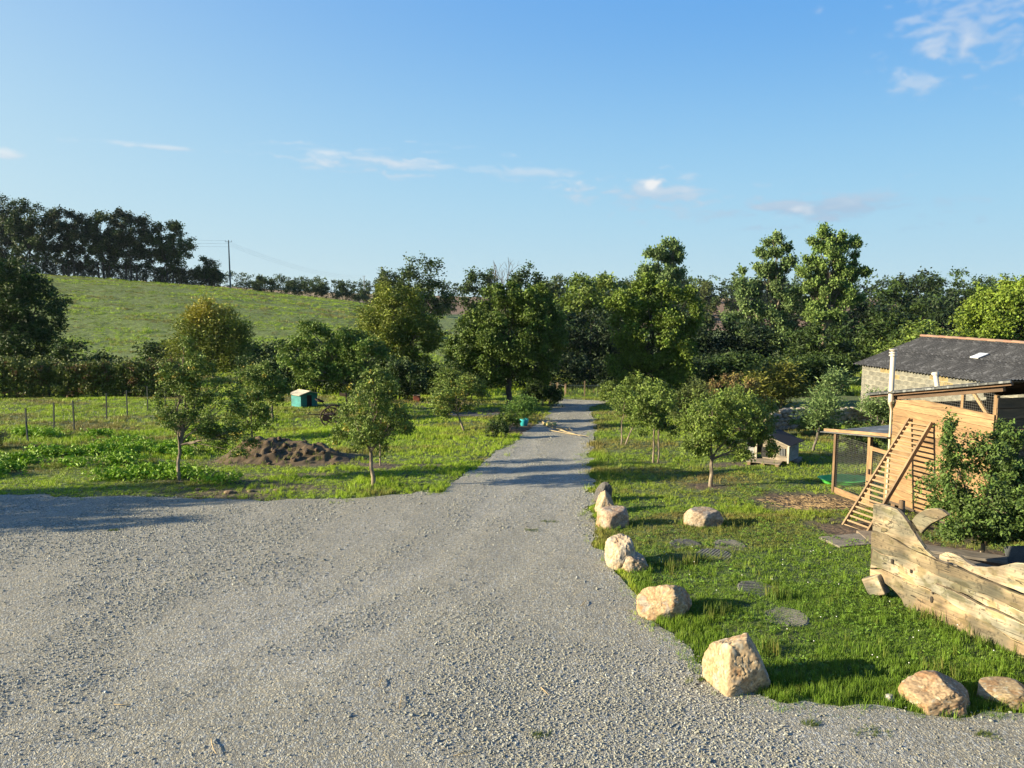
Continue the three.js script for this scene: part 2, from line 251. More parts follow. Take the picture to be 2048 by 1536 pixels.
{
  const r = rng(5), mats = [[], [], []], cols = [[], [], []];
  const loose = (x, d) => { const t = fbm(x * 0.55 + d * 0.12, d * 0.3 - x * 0.2, 33, 4); return (0.1 + 0.9 * sstep(0.42, 0.62, t)) * (1 - 0.75 * track(x, d)); };
  const zones = [[6.2, 9, -7, 7, 1200], [9, 12, -9, 3.2, 850], [12, 19, -14, 2.6, 380], [19, 43, -2, 5.6, 160]];
  for (const [d0, d1, x0, x1, den] of zones) {
    const n = (d1 - d0) * (x1 - x0) * den;
    for (let k = 0; k < n; k++) {
      const x = x0 + r() * (x1 - x0), d = d0 + r() * (d1 - d0); if (r() > loose(x, d) || Math.abs(x) > d * 0.72 + 0.6) continue; const sd = gravelSD(x, d); if (sd > 0.12 * r()) continue;
      const s = (0.01 + 0.02 * r() ** 2) * (d > 12 ? 1.25 : 1) * (r() < 0.012 ? 1.7 : 1), w = r(), v = (0.17 + 0.12 * r()) * (w < 0.08 ? 1.5 : 1), c = Math.floor(r() * 3);
      mats[c].push(place(x, gravelY(x, d) + s * 0.22, -d, (r() - 0.5) * 1.1, r() * 6.3, (r() - 0.5) * 1.1, s, s, s)); cols[c].push(new THREE.Color().setRGB(v * mix(1, 1.06, w), v * mix(1.01, 1.03, w), v * mix(0.9, 0.78, w)));
    }
  }
  const gm = std(1, 1, 1, { roughness: 0.85 });
  for (let c = 0; c < 3; c++) tag(copies('loose_gravel', chip(90 + c), gm, mats[c], cols[c]), 'loose grey crushed stone scattered over the gravel drive', 'gravel', 'loose crushed stone');
}
// ---------------------------------------------------------------- grass
function tuftGeo(seed, n, spread, wide, bend) {
  const r = rng(seed), pos = [], idx = [];
  for (let b = 0; b < n; b++) {
    const a = r() * 6.28, q = Math.sqrt(r()) * spread, x = Math.cos(a) * q, z = Math.sin(a) * q, f = r() * 6.28, h = 0.55 + r() * 0.5, le = bend * (0.3 + r()), cx = Math.cos(f), cz = Math.sin(f), la = r() * 6.28, lx = Math.cos(la) * le, lz = Math.sin(la) * le, w = wide * (0.7 + 0.6 * r()), o = pos.length / 3;
    pos.push(x - cx * w, 0, z - cz * w, x + cx * w, 0, z + cz * w, x + lx * 0.35 - cx * w * 0.8, h * 0.55, z + lz * 0.35 - cz * w * 0.8, x + lx * 0.35 + cx * w * 0.8, h * 0.55, z + lz * 0.35 + cz * w * 0.8, x + lx, h * (1 - 0.25 * le), z + lz);
    idx.push(o, o + 1, o + 3, o, o + 3, o + 2, o + 2, o + 3, o + 4);
  }
  const g = new THREE.BufferGeometry(); g.setAttribute('position', new THREE.Float32BufferAttribute(pos, 3)); g.setIndex(idx); g.computeVertexNormals(); return g;
}
const grassMat = leafMat(1.05, 1.05, 0.9, 0.48);
const tufts = [tuftGeo(1, 11, 0.7, 0.055, 0.5), tuftGeo(2, 11, 0.7, 0.05, 0.7), tuftGeo(3, 9, 0.5, 0.045, 0.4)];
function lawnColor(x, d, r) {
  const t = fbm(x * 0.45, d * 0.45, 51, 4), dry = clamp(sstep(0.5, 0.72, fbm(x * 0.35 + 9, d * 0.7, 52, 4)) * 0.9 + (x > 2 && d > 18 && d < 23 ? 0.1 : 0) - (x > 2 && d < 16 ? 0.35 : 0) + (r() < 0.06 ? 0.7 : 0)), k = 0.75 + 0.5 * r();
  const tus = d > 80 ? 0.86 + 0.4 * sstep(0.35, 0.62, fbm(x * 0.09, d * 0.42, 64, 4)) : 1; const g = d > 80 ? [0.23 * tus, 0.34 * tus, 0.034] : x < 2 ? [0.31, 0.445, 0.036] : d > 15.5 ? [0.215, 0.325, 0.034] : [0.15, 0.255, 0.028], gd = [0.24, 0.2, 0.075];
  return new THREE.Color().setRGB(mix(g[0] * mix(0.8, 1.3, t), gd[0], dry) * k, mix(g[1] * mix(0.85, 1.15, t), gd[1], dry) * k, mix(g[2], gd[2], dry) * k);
}
function sow(name, label, zones, hFn, seed, geo = 3) {
  const r = rng(seed), mats = Array.from({ length: geo }, () => []), cols = Array.from({ length: geo }, () => []);
  for (const [x0, x1, d0, d1, den, scale] of zones) for (let k = 0, n = (x1 - x0) * (d1 - d0) * den; k < n; k++) {
    const x = x0 + r() * (x1 - x0), d = d0 + r() * (d1 - d0); if (Math.abs(x) > d * 0.74 + 1) continue;
    const sd = nearGravel(x, d) ? gravelSD(x, d) : 5; if (sd < -0.45 * r() ** 3) continue;
    const b = d < 60 ? bare(x, d) : 0; if (r() < b * 1.05) continue;
    const s = scale * (0.7 + 0.6 * r()), h = hFn(x, d, r, sd) * (0.75 + 0.5 * r()), c = Math.floor(r() * geo);
    mats[c].push(place(x, T(x, d) - 0.012, -d, 0, r() * 6.3, 0, s, h, s)); cols[c].push(lawnColor(x, d, r));
  }
  for (let c = 0; c < geo; c++) tag(copies(name, tufts[c % 3], grassMat, mats[c], cols[c]), label, 'grass', label);
}
const long = (x, d) => sstep(0.52, 0.7, fbm(x * 0.8, d * 0.8, 61, 3));
sow('lawn_grass', 'short green lawn grass beside the boulders and the coop', [[1.4, 6, 8, 12, 560, 0.052], [4, 10, 8, 12, 420, 0.056], [1.4, 11, 12, 17, 320, 0.064], [1.8, 17, 17, 24, 110, 0.085], [2, 21, 24, 34, 52, 0.12]], (x, d, r, sd) => 0.055 + 0.05 * long(x, d) + (sd < 0.5 ? 0.06 : 0) + (d > 20 ? 0.03 : 0) + (r() < 0.03 ? 0.12 : 0), 71);
sow('meadow_grass', 'sunlit meadow grass left of the drive', [[-17, 3, 17.5, 23, 150, 0.075], [-21, 3, 23, 31, 75, 0.1], [-31, 8, 31, 45, 30, 0.15]], (x, d, r, sd) => 0.07 + 0.09 * long(x, d) + (d > 24 ? 0.05 : 0), 72);
sow('pasture_grass', 'tufted grass of the far hill pasture', [[-120, -8, 84, 132, 3.2, 0.42], [-125, -15, 132, 178, 2.6, 0.5]], (x, d, r) => 0.12 + 0.34 * sstep(0.42, 0.62, fbm(x * 0.09, d * 0.42, 64, 4)) * (0.4 + 0.6 * r()), 73);
sow('valley_grass', 'rough grass of the valley floor behind the hedge', [[-60, 40, 45, 62, 7, 0.3], [-60, 45, 62, 84, 3, 0.4]], (x, d, r) => 0.25 + 0.15 * r(), 74);
// ---------------------------------------------------------------- trees, shrubs and hedges
function leafCluster(seed, n, len, wid, spread, droop = 0) {   // a spray of folded leaves round a point
  const r = rng(seed), pos = [], idx = [];
  for (let k = 0; k < n; k++) {
    const c = V(gauss(r), gauss(r) * 0.8, gauss(r)).multiplyScalar(spread), dir = V(gauss(r) + c.x / spread * 0.4, gauss(r) * 0.7 - droop, gauss(r) + c.z / spread * 0.4).normalize();
    const side = dir.clone().cross(V(gauss(r) * 1.3, 0.55, gauss(r) * 1.3)).normalize(), up = side.clone().cross(dir).normalize(), l = len * (0.5 + 0.95 * r()), w = wid * (0.7 + 0.6 * r()) / 2, o = pos.length / 3, f = 0.35 * w;
    const a = c, t = c.clone().addScaledVector(dir, l), mL = c.clone().addScaledVector(dir, l * 0.45).addScaledVector(side, w).addScaledVector(up, f), mR = c.clone().addScaledVector(dir, l * 0.45).addScaledVector(side, -w).addScaledVector(up, f);
    for (const p of [a, mL, t, mR]) pos.push(p.x, p.y, p.z); idx.push(o, o + 1, o + 2, o, o + 2, o + 3);
  }
  let g = new THREE.BufferGeometry(); g.setAttribute('position', new THREE.Float32BufferAttribute(pos, 3)); g.setIndex(idx); g = g.toNonIndexed(); g.computeVertexNormals(); return g;
}
const LEAF = {
  fruit: leafCluster(11, 11, 0.075, 0.042, 0.11), pear: leafCluster(12, 11, 0.07, 0.05, 0.1), broad: leafCluster(13, 10, 0.17, 0.12, 0.2, 0.25), walnut: leafCluster(14, 11, 0.15, 0.075, 0.2, 0.3),
  fine: leafCluster(15, 16, 0.13, 0.045, 0.2), aspen: leafCluster(16, 12, 0.17, 0.15, 0.28, 0.2), far: leafCluster(17, 12, 0.36, 0.26, 0.4), farther: leafCluster(18, 12, 0.6, 0.45, 0.62), hedge: leafCluster(19, 14, 0.1, 0.06, 0.16), herb: leafCluster(20, 9, 0.09, 0.055, 0.1),
};
const leafBase = leafMat(1.7, 1.75, 1.3, 0.4);
const barkMat = [std(0.2, 0.17, 0.13, { map: barkMap, bumpMap: barkMap, bumpScale: 0.012 }), std(0.34, 0.27, 0.19, { map: barkMap, bumpMap: barkMap, bumpScale: 0.006 }), std(0.09, 0.075, 0.06, { map: barkMap, bumpMap: barkMap, bumpScale: 0.02 })];
// o: x, d, fork (height where limbs start), r (trunk radius), lean [x, z] of the fork, lobes [[cx, cy, cz, rx, ry, rz] ...] from the base,
//    n clusters, leaf, size, col [from, to], clump (spread of a clump as a share of its lobe), bark, stems
function foliage(parent, o, r, name = 'crown') {
  const w = o.lobes.map((l) => (l[3] * l[4] * l[5]) ** 0.72), sum = w.reduce((a, b) => a + b), centres = [], mats = [], cols = [], c = new THREE.Color();
  o.lobes.forEach((l, k) => {
    const m = Math.max(3, Math.round((o.clumps ?? 46) * w[k] / sum)), list = [];
    for (let i = 0; i < m; i++) { const z = r() * 2 - 1, a = r() * 6.283, q = Math.sqrt(1 - z * z), e = 0.35 + 0.62 * Math.sqrt(r()); list.push(V(l[0] + Math.cos(a) * q * e * l[3], l[1] + z * e * l[4], l[2] + Math.sin(a) * q * e * l[5])); }
    centres.push(list);
    for (let i = 0, n = o.n * w[k] / sum; i < n; i++) {
      const p = list[Math.floor(r() * m)], s = o.clump ?? 0.26, y = p.y + gauss(r) * s * l[4], sc = o.size * (0.75 + 0.5 * r()); if (y < (o.low ?? 0.15)) continue;
      mats.push(place(p.x + gauss(r) * s * l[3], y, p.z + gauss(r) * s * l[5], (r() - 0.5) * 1.4, r() * 6.3, (r() - 0.5) * 1.4, sc, sc, sc));
      const t = r(), k2 = 0.62 + 0.85 * r() ** 1.5, pal = l[6] ?? o.col, A = pal[0], B = pal[1], tint = o.spot && r() < o.spot[3] ? o.spot : null; cols.push(tint ? c.setRGB(tint[0] * k2, tint[1] * k2, tint[2] * k2).clone() : c.setRGB(mix(A[0], B[0], t) * k2, mix(A[1], B[1], t) * k2, mix(A[2], B[2], t) * k2).clone());
    }
  });
  copies(name, LEAF[o.leaf], leafBase, mats, cols, parent); return centres;
}
function bendy(a, b, r, n, amp) { const out = []; for (let i = 0; i <= n; i++) { const t = i / n, p = a.clone().lerp(b, t), k = amp * Math.sin(t * Math.PI); out.push(p.add(V(gauss(r) * k, gauss(r) * k * 0.4, gauss(r) * k))); } return out; }
let seedNo = 500;
function tree(name, label, o, group, category = 'tree') {
  const r = rng(o.seed ?? seedNo++), root = thing(name, label, category, group); root.position.copy(P(o.x, o.d));
  const pieces = [], lean = o.lean ?? [0, 0], fork = V(lean[0], o.fork, lean[1]), R = o.r;
  const cs = foliage(root, o, r), stems = o.stems ?? [[0, 0, 0]];
  stems.forEach(([sx, sz, tx]) => { const f = fork.clone().add(V(sx + tx, 0, sz)), p = bendy(V(sx, -0.25, sz), f, r, 5, R * 0.55); p[0].set(sx, -0.25, sz); pieces.push(tube(p, p.map((_, i) => R * (i === 0 ? 1.25 : 1 - 0.32 * i / 5)), 8)); });
  const limbs = [], R2 = R * 0.6;
  o.lobes.forEach((l, k) => {
    const st = stems[k % stems.length], f = fork.clone().add(V(st[0] + st[2], 0, st[1])), c = V(l[0], l[1] + l[4] * 0.25, l[2]), L = bendy(f.clone().add(V(0, -R * 0.5, 0)), c, r, 5, f.distanceTo(c) * 0.07);
    limbs.push(tube(L, L.map((_, i) => Math.max(R2 * (1 - 0.8 * i / 5), 0.006)), 6));
    cs[k].slice(0, o.twigs ?? 7).forEach((q) => { const s = L[1 + Math.floor(r() * 4)], B = bendy(s, q, r, 3, s.distanceTo(q) * 0.1); limbs.push(tube(B, B.map((_, i) => Math.max(R2 * 0.3 * (1 - 0.7 * i / 3), 0.005)), 4)); });
  });
  const bk = barkMat[o.bark ?? 0];
  part('trunk', pieces.length > 1 ? mergeGeometries(pieces) : pieces[0], bk, root);
  part('branches', mergeGeometries(limbs), bk, root); return root;
}
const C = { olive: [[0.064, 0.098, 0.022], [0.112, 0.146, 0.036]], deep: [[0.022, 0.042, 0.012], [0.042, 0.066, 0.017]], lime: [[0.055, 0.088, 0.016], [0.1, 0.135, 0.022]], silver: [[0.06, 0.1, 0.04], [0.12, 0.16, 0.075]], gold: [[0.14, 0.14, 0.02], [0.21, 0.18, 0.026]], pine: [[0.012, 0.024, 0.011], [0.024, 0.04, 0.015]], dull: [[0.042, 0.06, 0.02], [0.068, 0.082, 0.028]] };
const yel = [0.22, 0.18, 0.035, 0.05];
const G1 = 'young fruit trees in the orchard';
// fruit trees
tree('fruit_tree', 'tall slim fruit tree with yellowing leaves beside the soil mound', { x: -9.03, d: 20.12, fork: 1.0, r: 0.055, lean: [0.08, 0], lobes: [[0.3, 3.1, 0, 0.5, 0.75, 0.5], [0.15, 2.3, 0.1, 0.7, 0.85, 0.6], [0.75, 2.5, 0, 0.65, 0.75, 0.6], [0.1, 1.55, 0.1, 0.55, 0.6, 0.55], [1.1, 1.85, -0.1, 0.8, 0.8, 0.7], [1.6, 1.2, 0, 0.6, 0.55, 0.6], [1.05, 1.05, 0.1, 0.55, 0.45, 0.5], [0.35, 3.6, 0, 0.3, 0.5, 0.3]], n: 1450, leaf: 'pear', size: 1, col: C.olive, spot: yel, clump: 0.29, bark: 1, clumps: 60, low: 0.7 }, G1);
tree('fruit_tree', 'fruit tree standing between the yellowing tree and the teal house', { x: -10.38, d: 32.5, fork: 0.9, r: 0.06, lobes: [[-0.3, 1.7, 0, 0.9, 0.7, 0.9], [-0.7, 2.1, 0, 0.7, 0.6, 0.7], [0.2, 1.3, 0, 0.5, 0.5, 0.6]], n: 620, leaf: 'fruit', size: 1.35, col: C.olive, spot: yel, clump: 0.32, low: 0.5 }, G1);
tree('shrub', 'tall leafy bush growing right behind the soil mound', { x: -9.6, d: 27.6, fork: 0.5, r: 0.04, lobes: [[0, 1.15, 0, 0.65, 0.6, 0.6], [-0.5, 0.8, 0, 0.5, 0.5, 0.5], [0.45, 0.75, 0.1, 0.5, 0.5, 0.5], [0.15, 1.6, 0, 0.35, 0.4, 0.35]], n: 480, leaf: 'fruit', size: 1.15, col: C.olive, spot: yel, clump: 0.29, clumps: 60, low: 0.15 }, G1, 'bush');
tree('fruit_tree', 'round fruit tree with forked trunk near the edge of the gravel yard', { x: -3.6, d: 19.36, fork: 0.95, r: 0.06, lean: [-0.06, 0], lobes: [[0, 1.95, 0, 0.9, 0.95, 0.85], [0.5, 1.6, 0.1, 0.6, 0.6, 0.6], [-0.45, 1.55, 0, 0.55, 0.65, 0.6], [0.1, 2.55, 0, 0.5, 0.5, 0.5]], n: 1050, leaf: 'fruit', size: 0.95, col: C.olive, spot: yel, clump: 0.29, clumps: 70, bark: 1, twigs: 9, low: 0.8 }, G1);
tree('sapling', 'thin pale sapling in a ring of bare soil behind the round fruit tree', { x: -3.94, d: 22.3, fork: 0.9, r: 0.03, lobes: [[0.15, 1.3, 0, 0.4, 0.5, 0.35]], n: 90, leaf: 'fruit', size: 1, col: C.olive, bark: 1, twigs: 4 }, G1);
tree('fruit_tree', 'leaning fruit tree with yellow-tinged leaves near the drive', { x: -1.84, d: 29.88, fork: 0.75, r: 0.05, lean: [-0.35, 0], lobes: [[-0.4, 1.35, 0, 0.85, 0.7, 0.8], [0.25, 1.6, 0, 0.7, 0.6, 0.7], [-0.9, 1.0, 0, 0.5, 0.45, 0.5]], n: 620, leaf: 'pear', size: 1.15, col: C.olive, spot: [0.22, 0.19, 0.04, 0.1], clump: 0.32, bark: 1, low: 0.45 }, G1);
tree('fruit_tree', 'small fruit tree with a V-shaped trunk right beside the drive', { x: 3.81, d: 26.02, fork: 0.85, r: 0.032, stems: [[0, 0, 0], [0.02, 0.03, 0.45]], lobes: [[0.1, 1.6, 0, 0.45, 0.6, 0.45], [0.5, 1.35, 0, 0.36, 0.45, 0.4]], n: 280, leaf: 'pear', size: 1.05, col: C.olive, clump: 0.29, bark: 1, low: 0.6 }, G1);
tree('fruit_tree', 'fruit tree on two thin parallel trunks in the lawn', { x: 4.38, d: 22.78, fork: 1.0, r: 0.035, stems: [[-0.06, 0, 0], [0.08, 0, 0]], lobes: [[0, 1.8, 0, 0.7, 0.75, 0.65], [0.4, 1.35, 0, 0.5, 0.5, 0.5], [-0.4, 1.4, 0, 0.45, 0.55, 0.45]], n: 620, leaf: 'fruit', size: 1.05, col: C.olive, clump: 0.29, clumps: 60, bark: 1, low: 0.7 }, G1);
tree('fruit_tree', 'spreading fruit tree with a low side branch beside the grey kennel', { x: 5.19, d: 19.36, fork: 0.75, r: 0.062, lobes: [[-0.05, 1.9, 0, 0.75, 0.85, 0.75], [0.75, 1.6, 0, 0.75, 0.8, 0.7], [1.05, 1.1, 0.05, 0.55, 0.45, 0.5], [-0.4, 1.25, 0, 0.45, 0.5, 0.5]], n: 1150, leaf: 'fruit', size: 0.95, col: C.olive, clump: 0.29, clumps: 70, bark: 1, twigs: 9, low: 0.55 }, G1);
tree('fruit_tree', 'leaning fruit tree with narrow silvery leaves beside the wire run', { x: 9.94, d: 24.78, fork: 0.85, r: 0.05, lean: [0.25, 0], lobes: [[0.45, 1.65, 0, 0.55, 0.75, 0.6], [0.7, 2.3, 0, 0.35, 0.5, 0.4], [0.0, 1.35, 0, 0.4, 0.45, 0.4]], n: 300, leaf: 'fine', size: 0.85, col: C.silver, clump: 0.29, low: 0.6 }, G1);
tree('fruit_tree', 'bushy fruit tree with upright shoots in front of the wooden coop', { x: 8.3, d: 13, fork: 0.55, r: 0.045, lobes: [[0, 1.35, 0.1, 0.95, 0.85, 0.9], [-0.7, 1.75, 0.1, 0.28, 0.9, 0.3], [-0.25, 0.75, 0.3, 0.7, 0.4, 0.6], [1.0, 0.8, 0.3, 0.7, 0.45, 0.6], [0.25, 1.85, 0, 0.4, 0.7, 0.45], [0.8, 1.15, 0.2, 0.7, 0.7, 0.7], [-0.7, 1.0, 0.2, 0.5, 0.5, 0.5]], n: 2600, leaf: 'fruit', size: 0.85, col: [[0.04, 0.07, 0.02], [0.07, 0.105, 0.03]], clump: 0.36, clumps: 80, bark: 1, twigs: 9, low: 0.4 }, G1);
// trees out of the frame whose shadows reach the yard
tree('fruit_tree', 'fruit tree outside the frame, nearest to the yard', { x: -17.4, d: 15.7, fork: 1.0, r: 0.07, lobes: [[0, 2.1, 0, 1.2, 1.1, 1.0], [0.7, 1.7, 0.3, 0.8, 0.7, 0.8]], n: 700, leaf: 'fruit', size: 1.3, col: C.olive, clump: 0.33 }, G1);
tree('fruit_tree', 'fruit tree outside the frame, beside the yard edge', { x: -19.2, d: 17.0, fork: 1.2, r: 0.08, lobes: [[0, 2.6, 0, 1.3, 1.3, 1.1], [-0.8, 2.1, 0.3, 0.9, 0.8, 0.8]], n: 700, leaf: 'fruit', size: 1.4, col: C.olive, clump: 0.33 }, G1);
tree('fruit_tree', 'fruit tree outside the frame, closest to the camera', { x: -17.0, d: 14.4, fork: 1.0, r: 0.06, lobes: [[0, 1.7, 0, 0.9, 0.8, 0.8], [0.5, 2.2, 0.2, 0.5, 0.6, 0.5]], n: 420, leaf: 'fruit', size: 1.2, col: C.olive, clump: 0.33 }, G1);
// large garden trees
const G2 = 'large trees around the end of the drive';
tree('broadleaf_tree', 'broad dark tree with stout trunk left of the drive end', { x: -0.15, d: 36.9, fork: 1.7, r: 0.17, lobes: [[-0.2, 5.5, 0, 0.95, 0.9, 1.0], [1.0, 5.1, 0, 1.2, 1.1, 1.2], [1.7, 3.8, 0.1, 1.0, 1.6, 1.2], [-1.2, 4.1, 0.2, 1.2, 1.1, 1.2], [-2.1, 3.0, 0.2, 1.0, 0.8, 1], [0, 3.6, 0.5, 1.9, 1.5, 1.6], [-1.3, 2.1, 0.4, 1.4, 0.9, 1.1], [1.3, 2.2, 0, 1.2, 0.9, 1.1]], n: 5200, leaf: 'broad', size: 0.78, col: [[0.038, 0.066, 0.014], [0.08, 0.112, 0.022]], clump: 0.2, clumps: 170, bark: 2, low: 1.1 }, G2);
tree('broadleaf_tree', 'full leafy tree with large yellow-green leaves right of the drive end', { x: 6.9, d: 38.2, fork: 1.4, r: 0.18, lobes: [[-1.3, 4.9, 0.2, 1.0, 1.1, 1.1], [0, 5.9, 0, 1.25, 0.95, 1.2], [1.35, 4.7, 0.1, 1.1, 1.4, 1.2], [0, 3.7, 0.5, 1.8, 1.5, 1.5], [-1.0, 2.2, 0.6, 1.1, 1.1, 1.1], [0.5, 1.7, 0.4, 1.5, 1.1, 1.2], [1.5, 2.7, 0.2, 1.1, 1.4, 1.2]], n: 5400, leaf: 'broad', size: 0.84, col: C.lime, clump: 0.2, clumps: 170, bark: 2, low: 0.4 }, G2);
tree('walnut_tree', 'spreading walnut tree drooping over the teal house', { x: -7.3, d: 35.6, fork: 1.2, r: 0.12, lobes: [[-2.1, 3.7, 0, 0.8, 0.7, 0.8], [-0.8, 3.6, 0, 0.9, 0.7, 0.9], [-2.7, 2.9, 0.4, 1.0, 0.8, 0.9], [-1.0, 2.8, 0, 1.3, 0.9, 1.2], [0.4, 2.9, 0, 0.9, 0.8, 0.9], [-2.2, 1.85, -0.6, 0.8, 0.4, 0.6], [-1.8, 2.1, 0.7, 1.0, 0.6, 0.8], [0.1, 1.9, 0.2, 1.2, 0.8, 1], [1.0, 1.5, 0.3, 0.8, 0.7, 0.8]], n: 2300, leaf: 'walnut', size: 0.9, col: [[0.065, 0.105, 0.024], [0.11, 0.15, 0.035]], clump: 0.28, clumps: 110, low: 1.15 }, G2);
tree('broadleaf_tree', 'rounded olive-green tree in front of the hill pasture', { x: -7.7, d: 50, fork: 1.6, r: 0.16, lobes: [[0, 4.8, 0, 2.4, 2.0, 2.2], [-1.2, 3.2, 0, 2.0, 1.6, 1.8], [1.5, 3.4, 0, 1.8, 1.7, 1.8], [0, 6.2, 0, 1.5, 0.9, 1.4], [0.3, 2.0, 0.3, 2.3, 1.1, 1.6]], n: 3200, leaf: 'walnut', size: 1.2, col: [[0.085, 0.11, 0.018], [0.135, 0.15, 0.026]], clump: 0.27, clumps: 110, low: 0.5 }, G2);
tree('willow_tree', 'yellow-topped willow below the hill pasture', { x: -24.5, d: 62, fork: 1.5, r: 0.16, lobes: [[-0.7, 5.6, 0, 1.3, 1.0, 1.3, C.gold], [0.3, 5.1, 0, 1.4, 1.1, 1.3, C.gold], [1.4, 4.2, 0, 1.5, 1.2, 1.5], [-1.5, 4.0, 0, 1.3, 1.3, 1.4], [0.2, 3.6, 0, 1.8, 1.4, 1.7], [2.0, 2.8, 0, 1.4, 1.3, 1.4], [-2.2, 2.4, 0, 1.3, 1.3, 1.3], [0.2, 1.9, 0, 2.4, 1.2, 1.8]], n: 1500, leaf: 'fine', size: 2.0, col: [[0.085, 0.108, 0.02], [0.135, 0.15, 0.027]], clump: 0.36, clumps: 150, low: 0.3 }, G2);
tree('broadleaf_tree', 'dark rounded tree behind the hedge at the foot of the hill', { x: -36, d: 55, fork: 1.6, r: 0.2, lobes: [[-0.3, 7.6, 0, 2.4, 2.0, 2.4], [1.8, 5.6, 0, 2.0, 2.1, 2.2], [-1.8, 4.4, 0, 2.4, 2.4, 2.2], [0.5, 2.8, 0, 3.0, 1.8, 2.4]], n: 3200, leaf: 'walnut', size: 1.5, col: C.deep, clump: 0.27, clumps: 130, bark: 2, low: 0.4 }, G2);
tree('shrub', 'dark green bush at the foot of the round dark tree', { x: -29.5, d: 52, fork: 0.4, r: 0.06, lobes: [[0, 1.9, 0, 1.8, 1.7, 1.5], [1.9, 1.2, 0, 1.6, 1.1, 1.3], [-1.6, 1.3, 0, 1.3, 1.3, 1.3]], n: 900, leaf: 'walnut', size: 1.6, col: C.deep, clump: 0.3, low: 0.1 }, G2, 'bush');
tree('poplar_tree', 'slender poplar rising behind the leafy tree by the drive', { x: 14.7, d: 75, fork: 5, r: 0.18, lobes: [[0.9, 12.1, 0, 0.9, 0.9, 0.9], [-0.5, 11.2, 0, 1.1, 1.0, 1.1], [1.3, 10.6, 0, 1.1, 1.1, 1.1], [-1.4, 9.6, 0, 1.0, 1.1, 1], [0.4, 9.4, 0, 1.7, 1.3, 1.5], [0, 7.4, 0, 2.0, 1.6, 1.8]], n: 2000, leaf: 'aspen', size: 1.05, col: C.silver, clump: 0.26, clumps: 80 }, G2);
tree('poplar_tree', 'tall airy poplar, the paler of the two beside the block shed', { x: 20.2, d: 60, fork: 3, r: 0.17, lobes: [[0.1, 10.9, 0, 0.8, 0.9, 0.8], [1.0, 10.2, 0, 0.6, 0.9, 0.7], [-0.7, 9.5, 0, 0.9, 1.0, 0.9], [0.9, 8.9, 0, 1.0, 1.1, 1], [-2.4, 8.2, 0, 0.6, 0.7, 0.6], [-0.2, 7.9, 0, 1.3, 1.1, 1.2], [-1.5, 6.6, 0, 1.3, 1.0, 1.2], [1.3, 6.5, 0, 1.3, 1.2, 1.2], [-1.8, 4.9, 0, 1.5, 1.2, 1.3], [0.3, 4.6, 0, 1.7, 1.3, 1.4], [0, 2.9, 0, 2.2, 1.3, 1.7]], n: 3600, leaf: 'aspen', size: 0.82, col: C.silver, clump: 0.26, clumps: 120, bark: 1, low: 0.6 }, G2);
tree('poplar_tree', 'tall poplar with a bare pale lower trunk beside the block shed', { x: 24.2, d: 59, fork: 4.2, r: 0.19, lobes: [[-0.5, 10.9, 0, 0.9, 0.95, 0.9], [0.7, 11.0, 0, 0.6, 0.8, 0.7], [1.7, 10.4, 0, 0.7, 1.0, 0.7], [0.2, 9.5, 0, 1.3, 1.1, 1.2], [2.4, 8.6, 0, 0.8, 0.8, 0.8], [-1.3, 8.5, 0, 0.9, 1.1, 1.0], [0.9, 7.9, 0, 1.5, 1.1, 1.3], [-0.8, 6.7, 0, 1.3, 1.1, 1.2], [1.8, 6.6, 0, 1.2, 1.0, 1.1], [0, 5.2, 0, 1.4, 0.9, 1.2]], n: 3800, leaf: 'aspen', size: 0.82, col: [[0.07, 0.115, 0.035], [0.13, 0.175, 0.06]], clump: 0.26, clumps: 120, bark: 1, low: 1 }, G2);
tree('broadleaf_tree', 'bright sunlit tree behind the ridge of the block shed', { x: 30.3, d: 46, fork: 2, r: 0.2, lobes: [[0, 4.6, 0, 2.6, 2.2, 2.3], [-1.9, 3.8, 0.2, 1.8, 1.7, 1.7], [2.2, 5.0, 0, 2, 2, 2], [0.4, 6.0, 0, 1.6, 1.0, 1.5], [-0.5, 2.6, 0, 2.4, 1.3, 2]], n: 3800, leaf: 'broad', size: 1.1, col: [[0.08, 0.12, 0.018], [0.12, 0.155, 0.024]], clump: 0.25, clumps: 120, low: 0.6 }, G2);
// the wood behind the drive and the shed: each tree its own
const G3 = 'trees of the wood across the valley';
const far = (label, x, d, h, w, col, o = {}) => tree('wood_tree', label, { x, d, fork: h * 0.3, r: 0.02 * h, lobes: [[0, h * 0.7, 0, w * 0.8, h * 0.27, w * 0.8], [-w * 0.45, h * 0.48, 0, w * 0.62, h * 0.24, w * 0.6], [w * 0.48, h * 0.5, 0, w * 0.6, h * 0.24, w * 0.6], [0, h * 0.3, 0, w * 0.85, h * 0.2, w * 0.7]], n: o.n ?? 560, leaf: d > 140 ? 'farther' : 'far', size: o.size ?? 1, col, clump: 0.27, clumps: o.clumps ?? 70, twigs: 3, bark: 2, low: o.low ?? h * 0.06, ...o.more }, G3);
far('gnarled oak standing above the rounded olive-green tree', -13.2, 112, 12.6, 4.2, C.deep, { n: 620, low: 3.5 });
far('pale rounded tree beside the gnarled oak on the skyline', -18.4, 116, 10.6, 2.7, C.dull, { low: 2 });
far('dark crown on the skyline beside the bare dead tree', -5.2, 122, 11.5, 3.6, C.deep);
far('tall narrow tree between the dead tree and the drive', 2.0, 108, 12.4, 2.6, C.deep);
far('grey-green tree on the skyline left of the drive end', 6.0, 112, 10.4, 3.2, C.dull);
far('mid-green round tree above the far end of the drive', 7.2, 82, 10.2, 3.1, C.olive, { n: 800 });
far('olive round tree beside the one above the drive', 11.2, 86, 10.2, 3.2, C.olive, { n: 800 });
far('dark tree closing the view at the drive end', 2.2, 62, 6.6, 3.0, C.deep, { n: 900, low: 0.2, more: { leaf: 'walnut', size: 1.9 } });
